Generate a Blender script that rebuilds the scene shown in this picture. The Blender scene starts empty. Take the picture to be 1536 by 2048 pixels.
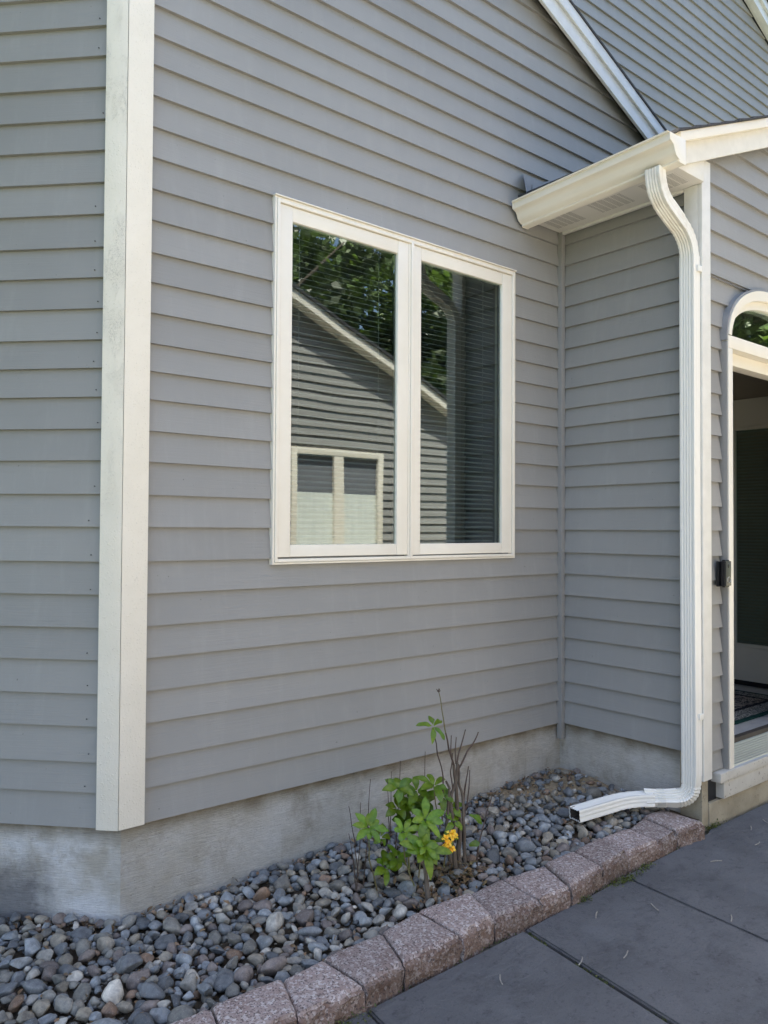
import bpy, bmesh, math, random
import numpy as np
from mathutils import Vector, Matrix, noise

random.seed(7)
rng = np.random.default_rng(7)
sc = bpy.context.scene
C = sc.collection
R = math.radians

# ------------------------------------------------------------------ camera
CAM_POS = Vector((-1.1485, -2.7358, 1.3580))
AX = ((0.7711, -0.6367, 0.0057), (-0.0184, -0.0133, 0.9997), (0.6365, 0.7710, 0.0220))
cam = bpy.data.cameras.new('camera')
cam.lens = 1573.37 / 2048 * 36
cam.sensor_width = 36
cam.clip_start = 0.02
cam.clip_end = 500
co = bpy.data.objects.new('camera', cam)
C.objects.link(co)
rt, up, fw = (Vector(a).normalized() for a in AX)
m4 = Matrix(((rt.x, up.x, -fw.x), (rt.y, up.y, -fw.y), (rt.z, up.z, -fw.z))).to_4x4()
m4.translation = CAM_POS
co.matrix_world = m4
sc.camera = co

# ------------------------------------------------------------------ sky, sun, exposure
SUN_AZ, SUN_EL = R(-12), R(64)          # azimuth from +Y towards +X: behind the house, a little left
w = bpy.data.worlds.new('World')
sc.world = w
w.use_nodes = True
nt = w.node_tree
nt.nodes.clear()
sky = nt.nodes.new('ShaderNodeTexSky')
sky.sky_type = 'NISHITA'
sky.sun_disc = False
sky.sun_elevation = SUN_EL
sky.sun_rotation = SUN_AZ
sky.air_density = 1.0
sky.dust_density = 2.6
sky.ozone_density = 1.0
bg = nt.nodes.new('ShaderNodeBackground')
bg.inputs[1].default_value = 0.12
wo = nt.nodes.new('ShaderNodeOutputWorld')
nt.links.new(sky.outputs[0], bg.inputs[0])
nt.links.new(bg.outputs[0], wo.inputs[0])
sl = bpy.data.lights.new('sun', 'SUN')
sl.energy = 5.0
sl.angle = R(0.55)
sl.color = (1.0, 0.93, 0.82)
so = bpy.data.objects.new('sun', sl)
C.objects.link(so)
sd = Vector((math.sin(SUN_AZ) * math.cos(SUN_EL), math.cos(SUN_AZ) * math.cos(SUN_EL), math.sin(SUN_EL)))
so.rotation_euler = sd.to_track_quat('Z', 'Y').to_euler()
so.location = sd * 30
sc.view_settings.view_transform = 'Standard'
sc.view_settings.look = 'None'
sc.view_settings.exposure = 2.2
sc.view_settings.gamma = 1.0
sc.view_settings.use_curve_mapping = False
sc.cycles.max_bounces = 8
sc.cycles.transparent_max_bounces = 12
sc.cycles.use_denoising = True

# ------------------------------------------------------------------ material helpers
class NT:
    def __init__(s, name):
        s.m = bpy.data.materials.new(name)
        s.m.use_nodes = True
        s.t = s.m.node_tree
        s.t.nodes.clear()
        s.out = s.n('OutputMaterial')
        s.b = s.n('BsdfPrincipled')
        s.l(s.b.outputs[0], s.out.inputs[0])
        s.tc = s.n('TexCoord').outputs['Object']
    def n(s, typ, **kw):
        nd = s.t.nodes.new('ShaderNode' + typ)
        for k, v in kw.items():
            setattr(nd, k, v)
        return nd
    def l(s, a, b):
        s.t.links.new(a, b)
    def setin(s, sock, v):
        if hasattr(v, 'is_output'):
            s.l(v, sock)
        elif isinstance(v, tuple) and len(v) == 3 and sock.type == 'RGBA':
            sock.default_value = (*v, 1)
        else:
            sock.default_value = v
    def map(s, scale=(1, 1, 1), loc=(0, 0, 0), rot=(0, 0, 0), src=None):
        nd = s.n('Mapping')
        s.l(src or s.tc, nd.inputs[0])
        nd.inputs['Scale'].default_value = scale
        nd.inputs['Location'].default_value = loc
        nd.inputs['Rotation'].default_value = rot
        return nd.outputs[0]
    def noise(s, scale=5, detail=4, rough=.55, dist=0, vec=None):
        nd = s.n('TexNoise')
        s.l(vec or s.tc, nd.inputs['Vector'])
        nd.inputs['Scale'].default_value = scale
        nd.inputs['Detail'].default_value = detail
        nd.inputs['Roughness'].default_value = rough
        nd.inputs['Distortion'].default_value = dist
        return nd.outputs[0]
    def voro(s, scale=5, feature='F1', vec=None, rnd=1):
        nd = s.n('TexVoronoi', feature=feature)
        s.l(vec or s.tc, nd.inputs['Vector'])
        nd.inputs['Scale'].default_value = scale
        nd.inputs['Randomness'].default_value = rnd
        return nd
    def ramp(s, fac, a, b, lo=0.0, hi=1.0):
        nd = s.n('MapRange', clamp=True)
        s.l(fac, nd.inputs[0])
        nd.inputs[1].default_value = a
        nd.inputs[2].default_value = b
        nd.inputs[3].default_value = lo
        nd.inputs[4].default_value = hi
        return nd.outputs[0]
    def mix(s, f, a, b, mode='MIX'):
        nd = s.n('Mix', data_type='RGBA', blend_type=mode)
        s.setin(nd.inputs[0], f)
        s.setin(nd.inputs[6], a)
        s.setin(nd.inputs[7], b)
        return nd.outputs[2]
    def math(s, op, a, b=0.0):
        nd = s.n('Math', operation=op)
        s.setin(nd.inputs[0], a)
        s.setin(nd.inputs[1], b)
        return nd.outputs[0]
    def sep(s, src=None):
        nd = s.n('SeparateXYZ')
        s.l(src or s.tc, nd.inputs[0])
        return nd.outputs
    def rnd(s, col, amt):
        oi = s.n('ObjectInfo').outputs['Random']
        h = s.n('HueSaturation')
        s.setin(h.inputs['Color'], col)
        s.l(s.ramp(oi, 0, 1, 1 - amt, 1 + amt), h.inputs['Value'])
        return h.outputs[0]
    def bump(s, h, strength=.3, dist=.01):
        nd = s.n('Bump')
        s.l(h, nd.inputs['Height'])
        nd.inputs['Strength'].default_value = strength
        nd.inputs['Distance'].default_value = dist
        s.l(nd.outputs[0], s.b.inputs['Normal'])
    def fin(s, col, rough=.6, spec=.4, metal=0.0):
        s.setin(s.b.inputs['Base Color'], col)
        s.setin(s.b.inputs['Roughness'], rough)
        s.b.inputs['Specular IOR Level'].default_value = spec
        s.b.inputs['Metallic'].default_value = metal
        return s.m

def plain(name, c1, c2=None, scale=8, stretch=(1, 1, 1), rough=.6, spec=.4, bump=0, bscale=40, bdist=.002, metal=0, rnd=0):
    t = NT(name)
    col = c1
    v = t.map(stretch)
    if c2:
        col = t.mix(t.ramp(t.noise(scale, 5, .6, 0, v), .35, .65), c1, c2)
    if rnd:
        col = t.rnd(col, rnd)
    if bump:
        t.bump(t.noise(bscale, 3, .6, 0, v), bump, bdist)
    return t.fin(col, rough, spec, metal)

MT = {}
# painted clapboard: grey, faint board to board change, wood grain under the paint
t = NT('grey_clapboard_paint')
gv = t.map((1.6, 1.6, 55))
gr = t.noise(2.2, 5, .62, .7, gv)
fine = t.noise(260, 2, .5)
col = t.mix(t.ramp(t.noise(1.3, 4, .6), .3, .7), (.262, .258, .247), (.292, .287, .275))
col = t.mix(t.ramp(t.noise(7, 6, .7, .4, t.map((1, 1, 3))), .6, .8, 0, .35), col, (.236, .233, .223))
col = t.mix(t.ramp(t.noise(26, 6, .75, .6, t.map((1, 1, 2.5))), .68, .76, 0, .35), col, (.36, .36, .35))
col = t.mix(t.ramp(t.noise(75, 2, .5), .765, .785, 0, .7), col, (.10, .095, .09))
col = t.mix(t.ramp(t.noise(3.0, 6, .7, .3, t.map((5, 5, .7))), .52, .72, 0, .22), col, (.37, .365, .35))
col = t.rnd(col, .055)
t.bump(t.math('ADD', t.math('MULTIPLY', gr, t.ramp(t.noise(1.1, 2), .35, .65, .25, 1.2)), t.math('MULTIPLY', fine, .15)), .6, .0022)
MT['siding'] = t.fin(col, t.ramp(gr, .3, .7, .5, .62), .35)

def post_mat(name, crack):
    t = NT(name)
    v = t.map((1, 1, .22))
    col = t.mix(t.ramp(t.noise(5, 5, .6), .35, .7), (.79, .74, .645), (.74, .69, .59))
    sp = t.ramp(t.noise(140, 3, .6), .66, .7, 0, .5)
    col = t.mix(sp, col, (.5, .47, .42))
    h = t.noise(95, 3, .65, 0, t.map((1, 1, .6)))
    vo = t.voro(85)
    blob = t.ramp(vo.outputs['Distance'], .05, .3, 1, 0)
    hh = t.math('ADD', t.math('MULTIPLY', h, .6), t.math('MULTIPLY', blob, .5))
    if crack:
        cv = t.n('TexVoronoi', feature='DISTANCE_TO_EDGE')
        dv = t.n('VectorMath', operation='ADD')
        t.l(t.map((17, 17, 3.6)), dv.inputs[0])
        nn = t.n('TexNoise')
        t.l(t.map((14, 14, 9)), nn.inputs['Vector'])
        t.l(nn.outputs['Color'], dv.inputs[1])
        t.l(dv.outputs[0], cv.inputs['Vector'])
        line = t.ramp(cv.outputs['Distance'], .010, .022, 1, 0)
        z = t.sep()[2]
        patch = t.math('MULTIPLY', t.ramp(t.noise(3.2, 3, .6, 0, t.map((3, 3, 1))), .48, .58), t.math('MULTIPLY', t.ramp(z, 1.3, 2.0), t.ramp(z, 3.3, 3.1)))
        ln = t.math('MULTIPLY', line, patch)
        col = t.mix(t.math('MULTIPLY', ln, .6), col, (.36, .34, .31))
        hh = t.math('SUBTRACT', hh, t.math('MULTIPLY', ln, 1.2))
    t.bump(hh, .7, .003)
    return t.fin(col, .5, .4)
MT['post_cracked'] = post_mat('cracked_cream_paint', True)
MT['post'] = post_mat('lumpy_cream_paint', False)
MT['trim'] = plain('cream_trim_paint', (.72, .70, .645), (.66, .64, .585), 14, rough=.5, bump=.25, bscale=120, bdist=.0015)
t = NT('weathered_cream_trim_paint')
col = t.mix(t.ramp(t.noise(9, 5), .35, .7), (.54, .51, .45), (.46, .43, .375))
col = t.mix(t.ramp(t.noise(60, 4, .65), .62, .66, 0, .8), col, (.15, .12, .09))
t.bump(t.noise(90, 4, .6), .5, .003)
MT['trim_worn'] = t.fin(col, .6, .35)
MT['vinyl'] = plain('ivory_window_vinyl', (.80, .755, .665), (.77, .72, .62), 6, rough=.38, spec=.5)
MT['gutter'] = plain('cream_gutter_enamel', (.80, .76, .665), (.75, .70, .60), 5, (1, .3, 1), rough=.36, spec=.5)
t = NT('white_downspout_enamel')
col = t.mix(t.ramp(t.noise(5, 4, .6, .4, t.map((1, 1, .3))), .45, .75, 0, .5), (.80, .785, .73), (.74, .705, .62))
z = t.sep()[2]
dirt = t.math('MULTIPLY', t.ramp(t.noise(13, 3, .6, .8), .45, .68), t.ramp(z, 2.70, 2.76))
col = t.mix(t.math('MULTIPLY', dirt, .35), col, (.42, .33, .20))
MT['pipe'] = t.fin(col, .33, .5)
MT['flash'] = plain('grey_painted_flashing', (.27, .275, .285), (.24, .245, .255), 20, rough=.55)
MT['soffit'] = None
t = NT('vented_soffit_metal')
x, y, z = t.sep()
bx_ = t.math('FRACT', t.math('MULTIPLY', x, 85.0))
by_ = t.math('FRACT', t.math('MULTIPLY', y, 26.0))
band = t.math('MULTIPLY', t.math('GREATER_THAN', t.math('FRACT', t.math('MULTIPLY', t.math('ADD', y, 10.03), 3.4)), .35), t.math('MULTIPLY', t.math('GREATER_THAN', x, 2.17), t.math('LESS_THAN', x, 2.31)))
slot = t.math('MULTIPLY', t.math('MULTIPLY', t.math('GREATER_THAN', bx_, .6), t.math('GREATER_THAN', by_, .2)), band)
MT['soffit'] = t.fin(t.mix(slot, (.66, .64, .59), (.22, .21, .19)), .5, .4)
MT['rake_metal'] = plain('pale_rake_metal', (.62, .64, .64), (.55, .57, .57), 9, rough=.35, spec=.5)

# parged concrete foundation
t = NT('brushed_parging')
br = t.noise(2.0, 7, .74, .35, t.map((11, 11, 150), rot=(R(5), R(-6), 0)))
col = t.mix(t.ramp(t.noise(3.0, 5, .6), .33, .68), (.50, .465, .40), (.62, .595, .55))
x, y, z = t.sep()
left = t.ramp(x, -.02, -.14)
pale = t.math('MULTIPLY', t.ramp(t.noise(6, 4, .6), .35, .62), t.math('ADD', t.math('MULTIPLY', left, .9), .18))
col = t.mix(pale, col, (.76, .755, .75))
col = t.mix(t.math('MULTIPLY', t.ramp(t.noise(4.2, 6, .75, .2, t.map((1, 1, .8), (.3, 0, 1.2))), .54, .70), .55), col, (.30, .25, .18))
col = t.mix(t.math('MULTIPLY', t.ramp(t.noise(9, 5, .7, .2, t.map((1, 1, .25), (1, 2, 0))), .58, .70), .4), col, (.33, .28, .20))
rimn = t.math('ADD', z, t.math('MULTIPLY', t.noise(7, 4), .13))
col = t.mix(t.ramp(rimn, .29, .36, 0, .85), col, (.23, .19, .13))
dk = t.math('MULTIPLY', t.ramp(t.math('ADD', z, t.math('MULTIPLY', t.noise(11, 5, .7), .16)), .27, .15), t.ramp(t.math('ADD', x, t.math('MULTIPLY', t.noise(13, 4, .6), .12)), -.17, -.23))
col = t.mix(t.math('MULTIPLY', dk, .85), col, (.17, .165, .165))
col = t.mix(t.ramp(t.noise(130, 3, .6), .66, .72, 0, .6), col, (.20, .18, .155))
grain = t.ramp(br, .34, .66, .80, 1.12)
hs = t.n('HueSaturation')
t.l(col, hs.inputs['Color'])
t.l(grain, hs.inputs['Value'])
t.bump(t.math('ADD', br, t.math('MULTIPLY', t.noise(60, 4, .7), .6)), 1.0, .009)
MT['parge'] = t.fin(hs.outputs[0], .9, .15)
t = NT('old_stained_concrete')
col = t.mix(t.ramp(t.noise(7, 5), .35, .65), (.40, .35, .26), (.29, .25, .18))
col = t.mix(t.ramp(t.noise(40, 4, .7), .6, .7, 0, .7), col, (.14, .12, .08))
t.bump(t.noise(60, 5, .7), .7, .006)
MT['concrete_old'] = t.fin(col, .9, .15)

def stone_mat(name, attr):
    t = NT(name)
    if attr:
        a = t.n('Attribute', attribute_name='Col')
        base, rv = a.outputs['Color'], None
    else:
        base = t.n('ObjectInfo').outputs['Color']
    vec = t.n('NewGeometry').outputs['Position']
    n1 = t.noise(42, 5, .65, .3, vec)
    col = t.mix(t.ramp(n1, .3, .7, 0, 1), t.mix(1.0, base, (.55, .55, .57), 'MULTIPLY'), t.mix(1.0, base, (1.42, 1.39, 1.33), 'MULTIPLY'))
    col = t.mix(t.ramp(t.noise(420, 2, .5, 0, vec), .63, .72, 0, .45), col, (.55, .54, .5))
    col = t.mix(t.ramp(t.noise(14, 4, .6, 1.5, vec), .60, .68, 0, .4), col, (.20, .165, .125))
    t.bump(t.math('ADD', t.noise(120, 4, .6, 0, vec), t.math('MULTIPLY', n1, .8)), .35, .003)
    return t.fin(col, t.ramp(n1, .3, .7, .5, .75), .4)
MT['stone_attr'] = stone_mat('river_stone_small', True)
MT['stone'] = stone_mat('river_stone', False)
t = NT('sandy_soil')
x, y, z = t.sep()
sand = t.math('MULTIPLY', t.ramp(t.math('ADD', x, t.math('MULTIPLY', t.noise(6, 4), .5)), 1.95, 2.1), t.ramp(t.math('ADD', y, t.math('MULTIPLY', t.noise(8, 4), .3)), -.32, -.16))
col = t.mix(t.ramp(t.noise(30, 6, .7), .35, .65), (.055, .042, .03), (.12, .095, .068))
scol = t.mix(t.ramp(t.noise(55, 6, .75), .35, .65), (.27, .20, .125), (.50, .40, .27))
col = t.mix(sand, col, scol)
t.bump(t.noise(90, 6, .75), .9, .012)
MT['soil'] = t.fin(col, .95, .1)

def block_mat(name, ca, cb, speck):
    t = NT(name)
    vec = t.n('NewGeometry').outputs['Position']
    col = t.mix(t.ramp(t.noise(16, 5, .65, 0, vec), .35, .68), ca, cb)
    v1 = t.voro(120, vec=vec)
    col = t.mix(t.ramp(v1.outputs['Color'], .55, .80, 0, speck), col, (.66, .61, .58))
    col = t.mix(t.ramp(t.noise(150, 3, .6, 0, vec), .54, .62, 0, .85), col, (.075, .058, .055))
    col = t.mix(t.ramp(t.noise(34, 4, .6, 0, vec), .66, .72, 0, .6), col, (.06, .05, .045))
    col = t.rnd(col, .20)
    t.bump(t.math('ADD', t.noise(190, 4, .7, 0, vec), t.math('MULTIPLY', v1.outputs['Distance'], .7)), .8, .004)
    return t.fin(col, .9, .2)
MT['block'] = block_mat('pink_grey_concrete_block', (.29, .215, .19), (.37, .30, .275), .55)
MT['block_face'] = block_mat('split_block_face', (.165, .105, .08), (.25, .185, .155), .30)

t = NT('stamped_slate_concrete')
vec = t.tc
n1 = t.noise(2.6, 6, .62, .5)
col = t.mix(t.ramp(n1, .3, .7), (.098, .099, .104), (.155, .155, .160))
col = t.mix(t.ramp(t.noise(6, 8, .78, .25, t.map((1, 1.6, 1), rot=(0, 0, R(25)))), .52, .70, 0, .6), col, (.050, .049, .053))
col = t.mix(t.ramp(t.noise(30, 6, .75, .2), .56, .70, 0, .75), col, (.042, .042, .048))
col = t.mix(t.ramp(t.noise(4.4, 4, .6, 0, t.map(loc=(3, 5, 0))), .58, .75, 0, .5), col, (.17, .175, .185))
col = t.mix(t.ramp(t.noise(170, 3, .6), .60, .68, 0, .5), col, (.055, .055, .058))
col = t.mix(t.ramp(t.noise(140, 2, .5, 0, t.map(loc=(7, 1, 0))), .70, .75, 0, .4), col, (.30, .30, .31))
chip = t.voro(4.2, 'F1', t.map((1, 1.5, 1), rot=(0, 0, R(30))))
hh = t.math('ADD', t.noise(5, 8, .66, 1.2, t.map((1, 1.6, 1), rot=(0, 0, R(25)))), t.math('MULTIPLY', chip.outputs['Distance'], .35))
t.bump(t.math('ADD', hh, t.math('MULTIPLY', t.noise(85, 6, .75), .42)), 1.0, .022)
MT['patio'] = t.fin(col, t.ramp(n1, .3, .7, .58, .78), .3)
MT['joint'] = plain('joint_grit', (.05, .045, .035), (.10, .085, .06), 50, rough=.95, bump=.6, bscale=200)

t = NT('window_glass')
t.t.nodes.remove(t.b)
fr = t.n('Fresnel')
fr.inputs['IOR'].default_value = 1.52
geo = t.n('NewGeometry')
f2 = t.math('MULTIPLY', t.math('MULTIPLY', fr.outputs[0], 3.2), t.math('SUBTRACT', 1.0, geo.outputs['Backfacing']))
gl = t.n('BsdfGlossy')
gl.inputs['Roughness'].default_value = 0.0
gl.inputs['Color'].default_value = (.92, 1.0, .98, 1)
bp = t.n('Bump')
bp.inputs['Strength'].default_value = .05
bp.inputs['Distance'].default_value = .02
t.l(t.noise(1.7, 1, .4), bp.inputs['Height'])
t.l(bp.outputs[0], gl.inputs['Normal'])
tr = t.n('BsdfTransparent')
tr.inputs['Color'].default_value = (.84, .90, .87, 1)
mx = t.n('MixShader')
t.l(f2, mx.inputs[0])
t.l(tr.outputs[0], mx.inputs[1])
t.l(gl.outputs[0], mx.inputs[2])
t.l(mx.outputs[0], t.out.inputs[0])
MT['glass'] = t.m

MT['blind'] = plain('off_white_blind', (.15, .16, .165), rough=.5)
MT['blind_dark'] = plain('grey_green_blind', (.26, .27, .245), rough=.55)  # even grey green for the inner door blind
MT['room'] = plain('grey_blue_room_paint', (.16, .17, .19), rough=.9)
MT['foyer'] = plain('taupe_foyer_paint', (.30, .27, .23), rough=.9)
MT['door'] = plain('ivory_door_paint', (.68, .64, .56), rough=.45)
MT['tile'] = plain('grey_stone_tile', (.52, .50, .47), (.42, .40, .38), 7, (1, 2.5, 1), rough=.4, bump=.1)
MT['wood_dark'] = plain('dark_wood', (.075, .06, .048), (.05, .04, .03), 9, (1, 8, 1), rough=.6)
MT['alu'] = plain('brushed_aluminium', (.55, .58, .60), (.48, .50, .53), 30, (.1, 1, 1), rough=.35, metal=.85)
MT['black'] = plain('black_plastic', (.012, .012, .014), rough=.35, spec=.5)
MT['bell_grey'] = plain('dark_grey_plastic', (.05, .052, .05), rough=.3, spec=.5)
MT['ring'] = plain('satin_metal', (.4, .4, .4), rough=.3, metal=.9)
MT['bark'] = plain('shrub_bark', (.085, .062, .045), (.15, .125, .10), 25, (1, 1, .2), rough=.9, bump=.5, bscale=90, bdist=.003)
MT['twig'] = plain('dark_twig', (.10, .066, .048), (.06, .045, .038), 40, rough=.8)
MT['green_stem'] = plain('green_stem', (.13, .15, .055), (.16, .10, .05), 20, rough=.6)
def leaf_mat(name, ca, cb, tr=.35):
    t = NT(name)
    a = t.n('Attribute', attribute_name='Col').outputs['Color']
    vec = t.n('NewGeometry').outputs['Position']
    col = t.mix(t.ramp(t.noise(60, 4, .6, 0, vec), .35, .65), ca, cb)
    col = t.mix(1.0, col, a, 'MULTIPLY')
    t.fin(col, .33, .5)
    td = t.n('BsdfTranslucent')
    t.l(t.mix(1.0, col, (1.3, 1.5, .6), 'MULTIPLY'), td.inputs[0])
    ms = t.n('MixShader')
    ms.inputs[0].default_value = tr
    t.l(t.b.outputs[0], ms.inputs[1])
    t.l(td.outputs[0], ms.inputs[2])
    t.l(ms.outputs[0], t.out.inputs[0])
    return t.m
MT['leaf'] = leaf_mat('azalea_leaf', (.125, .225, .012), (.21, .315, .024))
MT['petal'] = leaf_mat('orange_petal', (.95, .54, .035), (.97, .66, .09), .3)
MT['tree_leaf'] = leaf_mat('tree_leaf', (.065, .105, .038), (.10, .15, .055), .35)
MT['litter'] = leaf_mat('dry_leaf', (.20, .13, .07), (.30, .21, .12), .1)
MT['moss'] = leaf_mat('moss_green', (.07, .10, .02), (.11, .14, .03), .2)
MT['trunk'] = plain('tree_bark', (.10, .08, .06), (.06, .05, .04), 12, (1, 1, .2), rough=.9, bump=.6, bscale=30, bdist=.02)
MT['shingle'] = plain('charcoal_shingle', (.035, .036, .042), (.065, .065, .07), 60, rough=.9, bump=.5, bscale=200)
MT['cat'] = plain('pale_catkin', (.42, .39, .34), (.24, .22, .19), 200, rough=.8)
MT['curtain'] = plain('pale_curtain', (.72, .76, .72), (.62, .66, .62), 4, (9, 1, .3), rough=.8)
MT['grass'] = plain('lawn_grass', (.06, .10, .025), (.10, .13, .045), 6, rough=.9, bump=.6, bscale=60, bdist=.03)
t = NT('woven_rug')
x, y, z = t.sep()
pt = t.voro(23, 'SMOOTH_F1')
pat = t.ramp(t.noise(26, 3, .6, 2.2), .47, .53)
col = t.mix(pat, (.035, .032, .036), (.36, .31, .26))
def edge(c, lo, hi, wdt):
    return t.math('MAXIMUM', t.math('LESS_THAN', c, lo + wdt), t.math('GREATER_THAN', c, hi - wdt))
RX0, RX1, RY0, RY1 = 2.85, 4.22, -.53, .55
b1 = t.math('MAXIMUM', edge(x, RX0, RX1, .17), edge(y, RY0, RY1, .17))
b2 = t.math('MAXIMUM', edge(x, RX0, RX1, .14), edge(y, RY0, RY1, .14))
b3 = t.math('MAXIMUM', edge(x, RX0, RX1, .028), edge(y, RY0, RY1, .028))
col = t.mix(b1, col, (.025, .024, .028))
col2 = t.mix(t.ramp(t.noise(48, 2, .5, 3.0), .46, .52), (.03, .04, .04), (.38, .36, .32))
col = t.mix(b2, col, col2)
col = t.mix(b3, col, (.012, .045, .038))
t.bump(t.noise(400, 2), .5, .003)
MT['rug'] = t.fin(col, .95, .1)

# ------------------------------------------------------------------ object helpers
def tag(o, label=None, cat=None, group=None, kind=None):
    if label: o['label'] = label
    if cat: o['category'] = cat
    if group: o['group'] = group
    if kind: o['kind'] = kind
    return o
def setpar(o, parent):
    if parent is not None:
        o.parent = parent
        wl = Vector()
        p = parent
        while p is not None:
            wl += p.location
            p = None if p.parent is None else None
        o.matrix_parent_inverse = Matrix.Translation(-parent.matrix_basis.translation) if parent.parent is None else Matrix.Identity(4)
    return o
def empty(name, loc=(0, 0, 0), parent=None):
    o = bpy.data.objects.new(name, None)
    C.objects.link(o)
    o.empty_display_size = .1
    if parent is None:
        o.location = loc
    setpar(o, parent)
    return o
def link(name, me, mat, parent=None, smooth=False, sharp=None):
    o = bpy.data.objects.new(name, me)
    C.objects.link(o)
    if mat is not None and len(me.materials) == 0:
        me.materials.append(mat)
    if smooth:
        me.polygons.foreach_set('use_smooth', [True] * len(me.polygons))
        if sharp:
            me.set_sharp_from_angle(angle=R(sharp))
    setpar(o, parent)
    return o
def mesh(name, V, F, mat, parent=None, smooth=False, sharp=None):
    me = bpy.data.meshes.new(name)
    me.from_pydata([tuple(v) for v in V], [], [tuple(f) for f in F])
    me.update()
    return link(name, me, mat, parent, smooth, sharp)
def bm_obj(name, bm, mat, parent=None, smooth=False, sharp=None):
    bmesh.ops.recalc_face_normals(bm, faces=bm.faces)
    me = bpy.data.meshes.new(name)
    bm.to_mesh(me)
    bm.free()
    return link(name, me, mat, parent, smooth, sharp)
BF = [(0, 3, 2, 1), (4, 5, 6, 7), (0, 1, 5, 4), (1, 2, 6, 5), (2, 3, 7, 6), (3, 0, 4, 7)]
def add_box(bm, x0, x1, y0, y1, z0, z1):
    vs = [bm.verts.new(p) for p in ((x0, y0, z0), (x1, y0, z0), (x1, y1, z0), (x0, y1, z0), (x0, y0, z1), (x1, y0, z1), (x1, y1, z1), (x0, y1, z1))]
    for f in BF:
        bm.faces.new([vs[i] for i in f])
def box(name, x0, x1, y0, y1, z0, z1, mat, parent=None, bev=0.0):
    bm = bmesh.new()
    add_box(bm, x0, x1, y0, y1, z0, z1)
    if bev:
        bmesh.ops.bevel(bm, geom=bm.edges[:], offset=bev, segments=2, affect='EDGES', profile=.6)
    return bm_obj(name, bm, mat, parent, bool(bev), 40 if bev else None)
def prism(name, poly, axis, a, b, mat, parent=None, bev=0.0):
    """poly: 2D points; axis 'y': (x,z) extruded over y; 'x': (y,z) over x; 'z': (x,y) over z"""
    bm = bmesh.new()
    def P(p, t):
        return {'y': (p[0], t, p[1]), 'x': (t, p[0], p[1]), 'z': (p[0], p[1], t)}[axis]
    A = [bm.verts.new(P(p, a)) for p in poly]
    B = [bm.verts.new(P(p, b)) for p in poly]
    n = len(poly)
    bm.faces.new(A)
    bm.faces.new(B[::-1])
    for i in range(n):
        bm.faces.new((A[i], B[i], B[(i + 1) % n], A[(i + 1) % n]))
    bmesh.ops.recalc_face_normals(bm, faces=bm.faces)
    if bev:
        bmesh.ops.bevel(bm, geom=bm.edges[:], offset=bev, segments=2, affect='EDGES', profile=.6)
    return bm_obj(name, bm, mat, parent, bool(bev), 40 if bev else None)
def tube_vf(pts, radii, n=8, V=None, F=None, cap=True):
    V = [] if V is None else V
    F = [] if F is None else F
    pts = [Vector(p) for p in pts]
    base = len(V)
    nrm = None
    for i, p in enumerate(pts):
        d = (pts[min(i + 1, len(pts) - 1)] - pts[max(i - 1, 0)]).normalized()
        if nrm is None:
            nrm = d.orthogonal().normalized()
        nrm = (nrm - d * nrm.dot(d)).normalized()
        bn = d.cross(nrm)
        for k in range(n):
            a = 2 * math.pi * k / n
            V.append(p + (nrm * math.cos(a) + bn * math.sin(a)) * radii[i])
    for i in range(len(pts) - 1):
        for k in range(n):
            a, b = base + i * n + k, base + i * n + (k + 1) % n
            F.append((a, b, b + n, a + n))
    if cap:
        F.append(tuple(base + k for k in range(n))[::-1])
        F.append(tuple(base + (len(pts) - 1) * n + k for k in range(n)))
    return V, F

# ------------------------------------------------------------------ setting: ground
gr_ = mesh('ground', [(-60, -60, -.12), (60, -60, -.12), (60, 60, -.12), (-60, 60, -.12)], [(0, 1, 2, 3)], MT['grass'])
tag(gr_, kind='structure')

dv_ = mesh('bounce_paving', [(-6, -5.6, -.112), (16, -5.6, -.112), (16, -3.42, -.112), (-6, -3.42, -.112), (-6, -5.6, -.06), (16, -5.6, -.06), (16, -3.42, -.06), (-6, -3.42, -.06)], BF, plain('pale_bounce_concrete', (.52, .46, .37), (.46, .40, .32), 3, rough=.9, bump=.3, bscale=80))  # unseen paving added to bounce warm sunlight onto the walls
tag(dv_, kind='structure')

def sstep(a, b, x):
    t_ = min(1, max(0, (x - a) / (b - a)))
    return t_ * t_ * (3 - 2 * t_)
def bed_z(x, y):
    z = -.035 + .026 * max(-.6, x)
    if x > 1.6:
        z += .012 * sstep(1.6, 2.2, x) * sstep(-.5, -.1, y)
    z += -.022 * sstep(-.3, -.65, y) * sstep(.9, 1.6, x)
    z += .014 * sstep(1.70, 1.95, x + y * .8) * sstep(-.36, -.2, y)
    z += .012 * noise.noise(Vector((x * 4, y * 4, .3)))
    return z
# patio
patio = tag(empty('patio', (1.6, -2, -.045)), kind='structure')
def slab(poly):
    bm = bmesh.new()
    zt, zb = -.045, -.10
    A = [bm.verts.new((p[0], p[1], zt)) for p in poly]
    B = [bm.verts.new((p[0], p[1], zb)) for p in poly]
    bm.faces.new(A)
    n = len(poly)
    for i in range(n):
        bm.faces.new((A[i], A[(i + 1) % n], B[(i + 1) % n], B[i]))
    ed = [e for e in bm.edges if all(abs(v.co.z - zt) < 1e-6 for v in e.verts)]
    bmesh.ops.bevel(bm, geom=ed, offset=.006, segments=2, affect='EDGES')
    return bm_obj('slab', bm, MT['patio'], patio, True, 40)
def xj(x0, y, k=.13):
    return x0 + k * (y + .9)
YB = -3.4
slab([(-3.5, YB), (xj(.3, YB) - .0, YB), (xj(.3, -.912), -.912), (-3.5, -.912)])
slab([(xj(.308, YB), YB), (xj(1.012, YB), YB), (xj(1.012, -.897), -.900), (xj(.308, -.912), -.912)])
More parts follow.
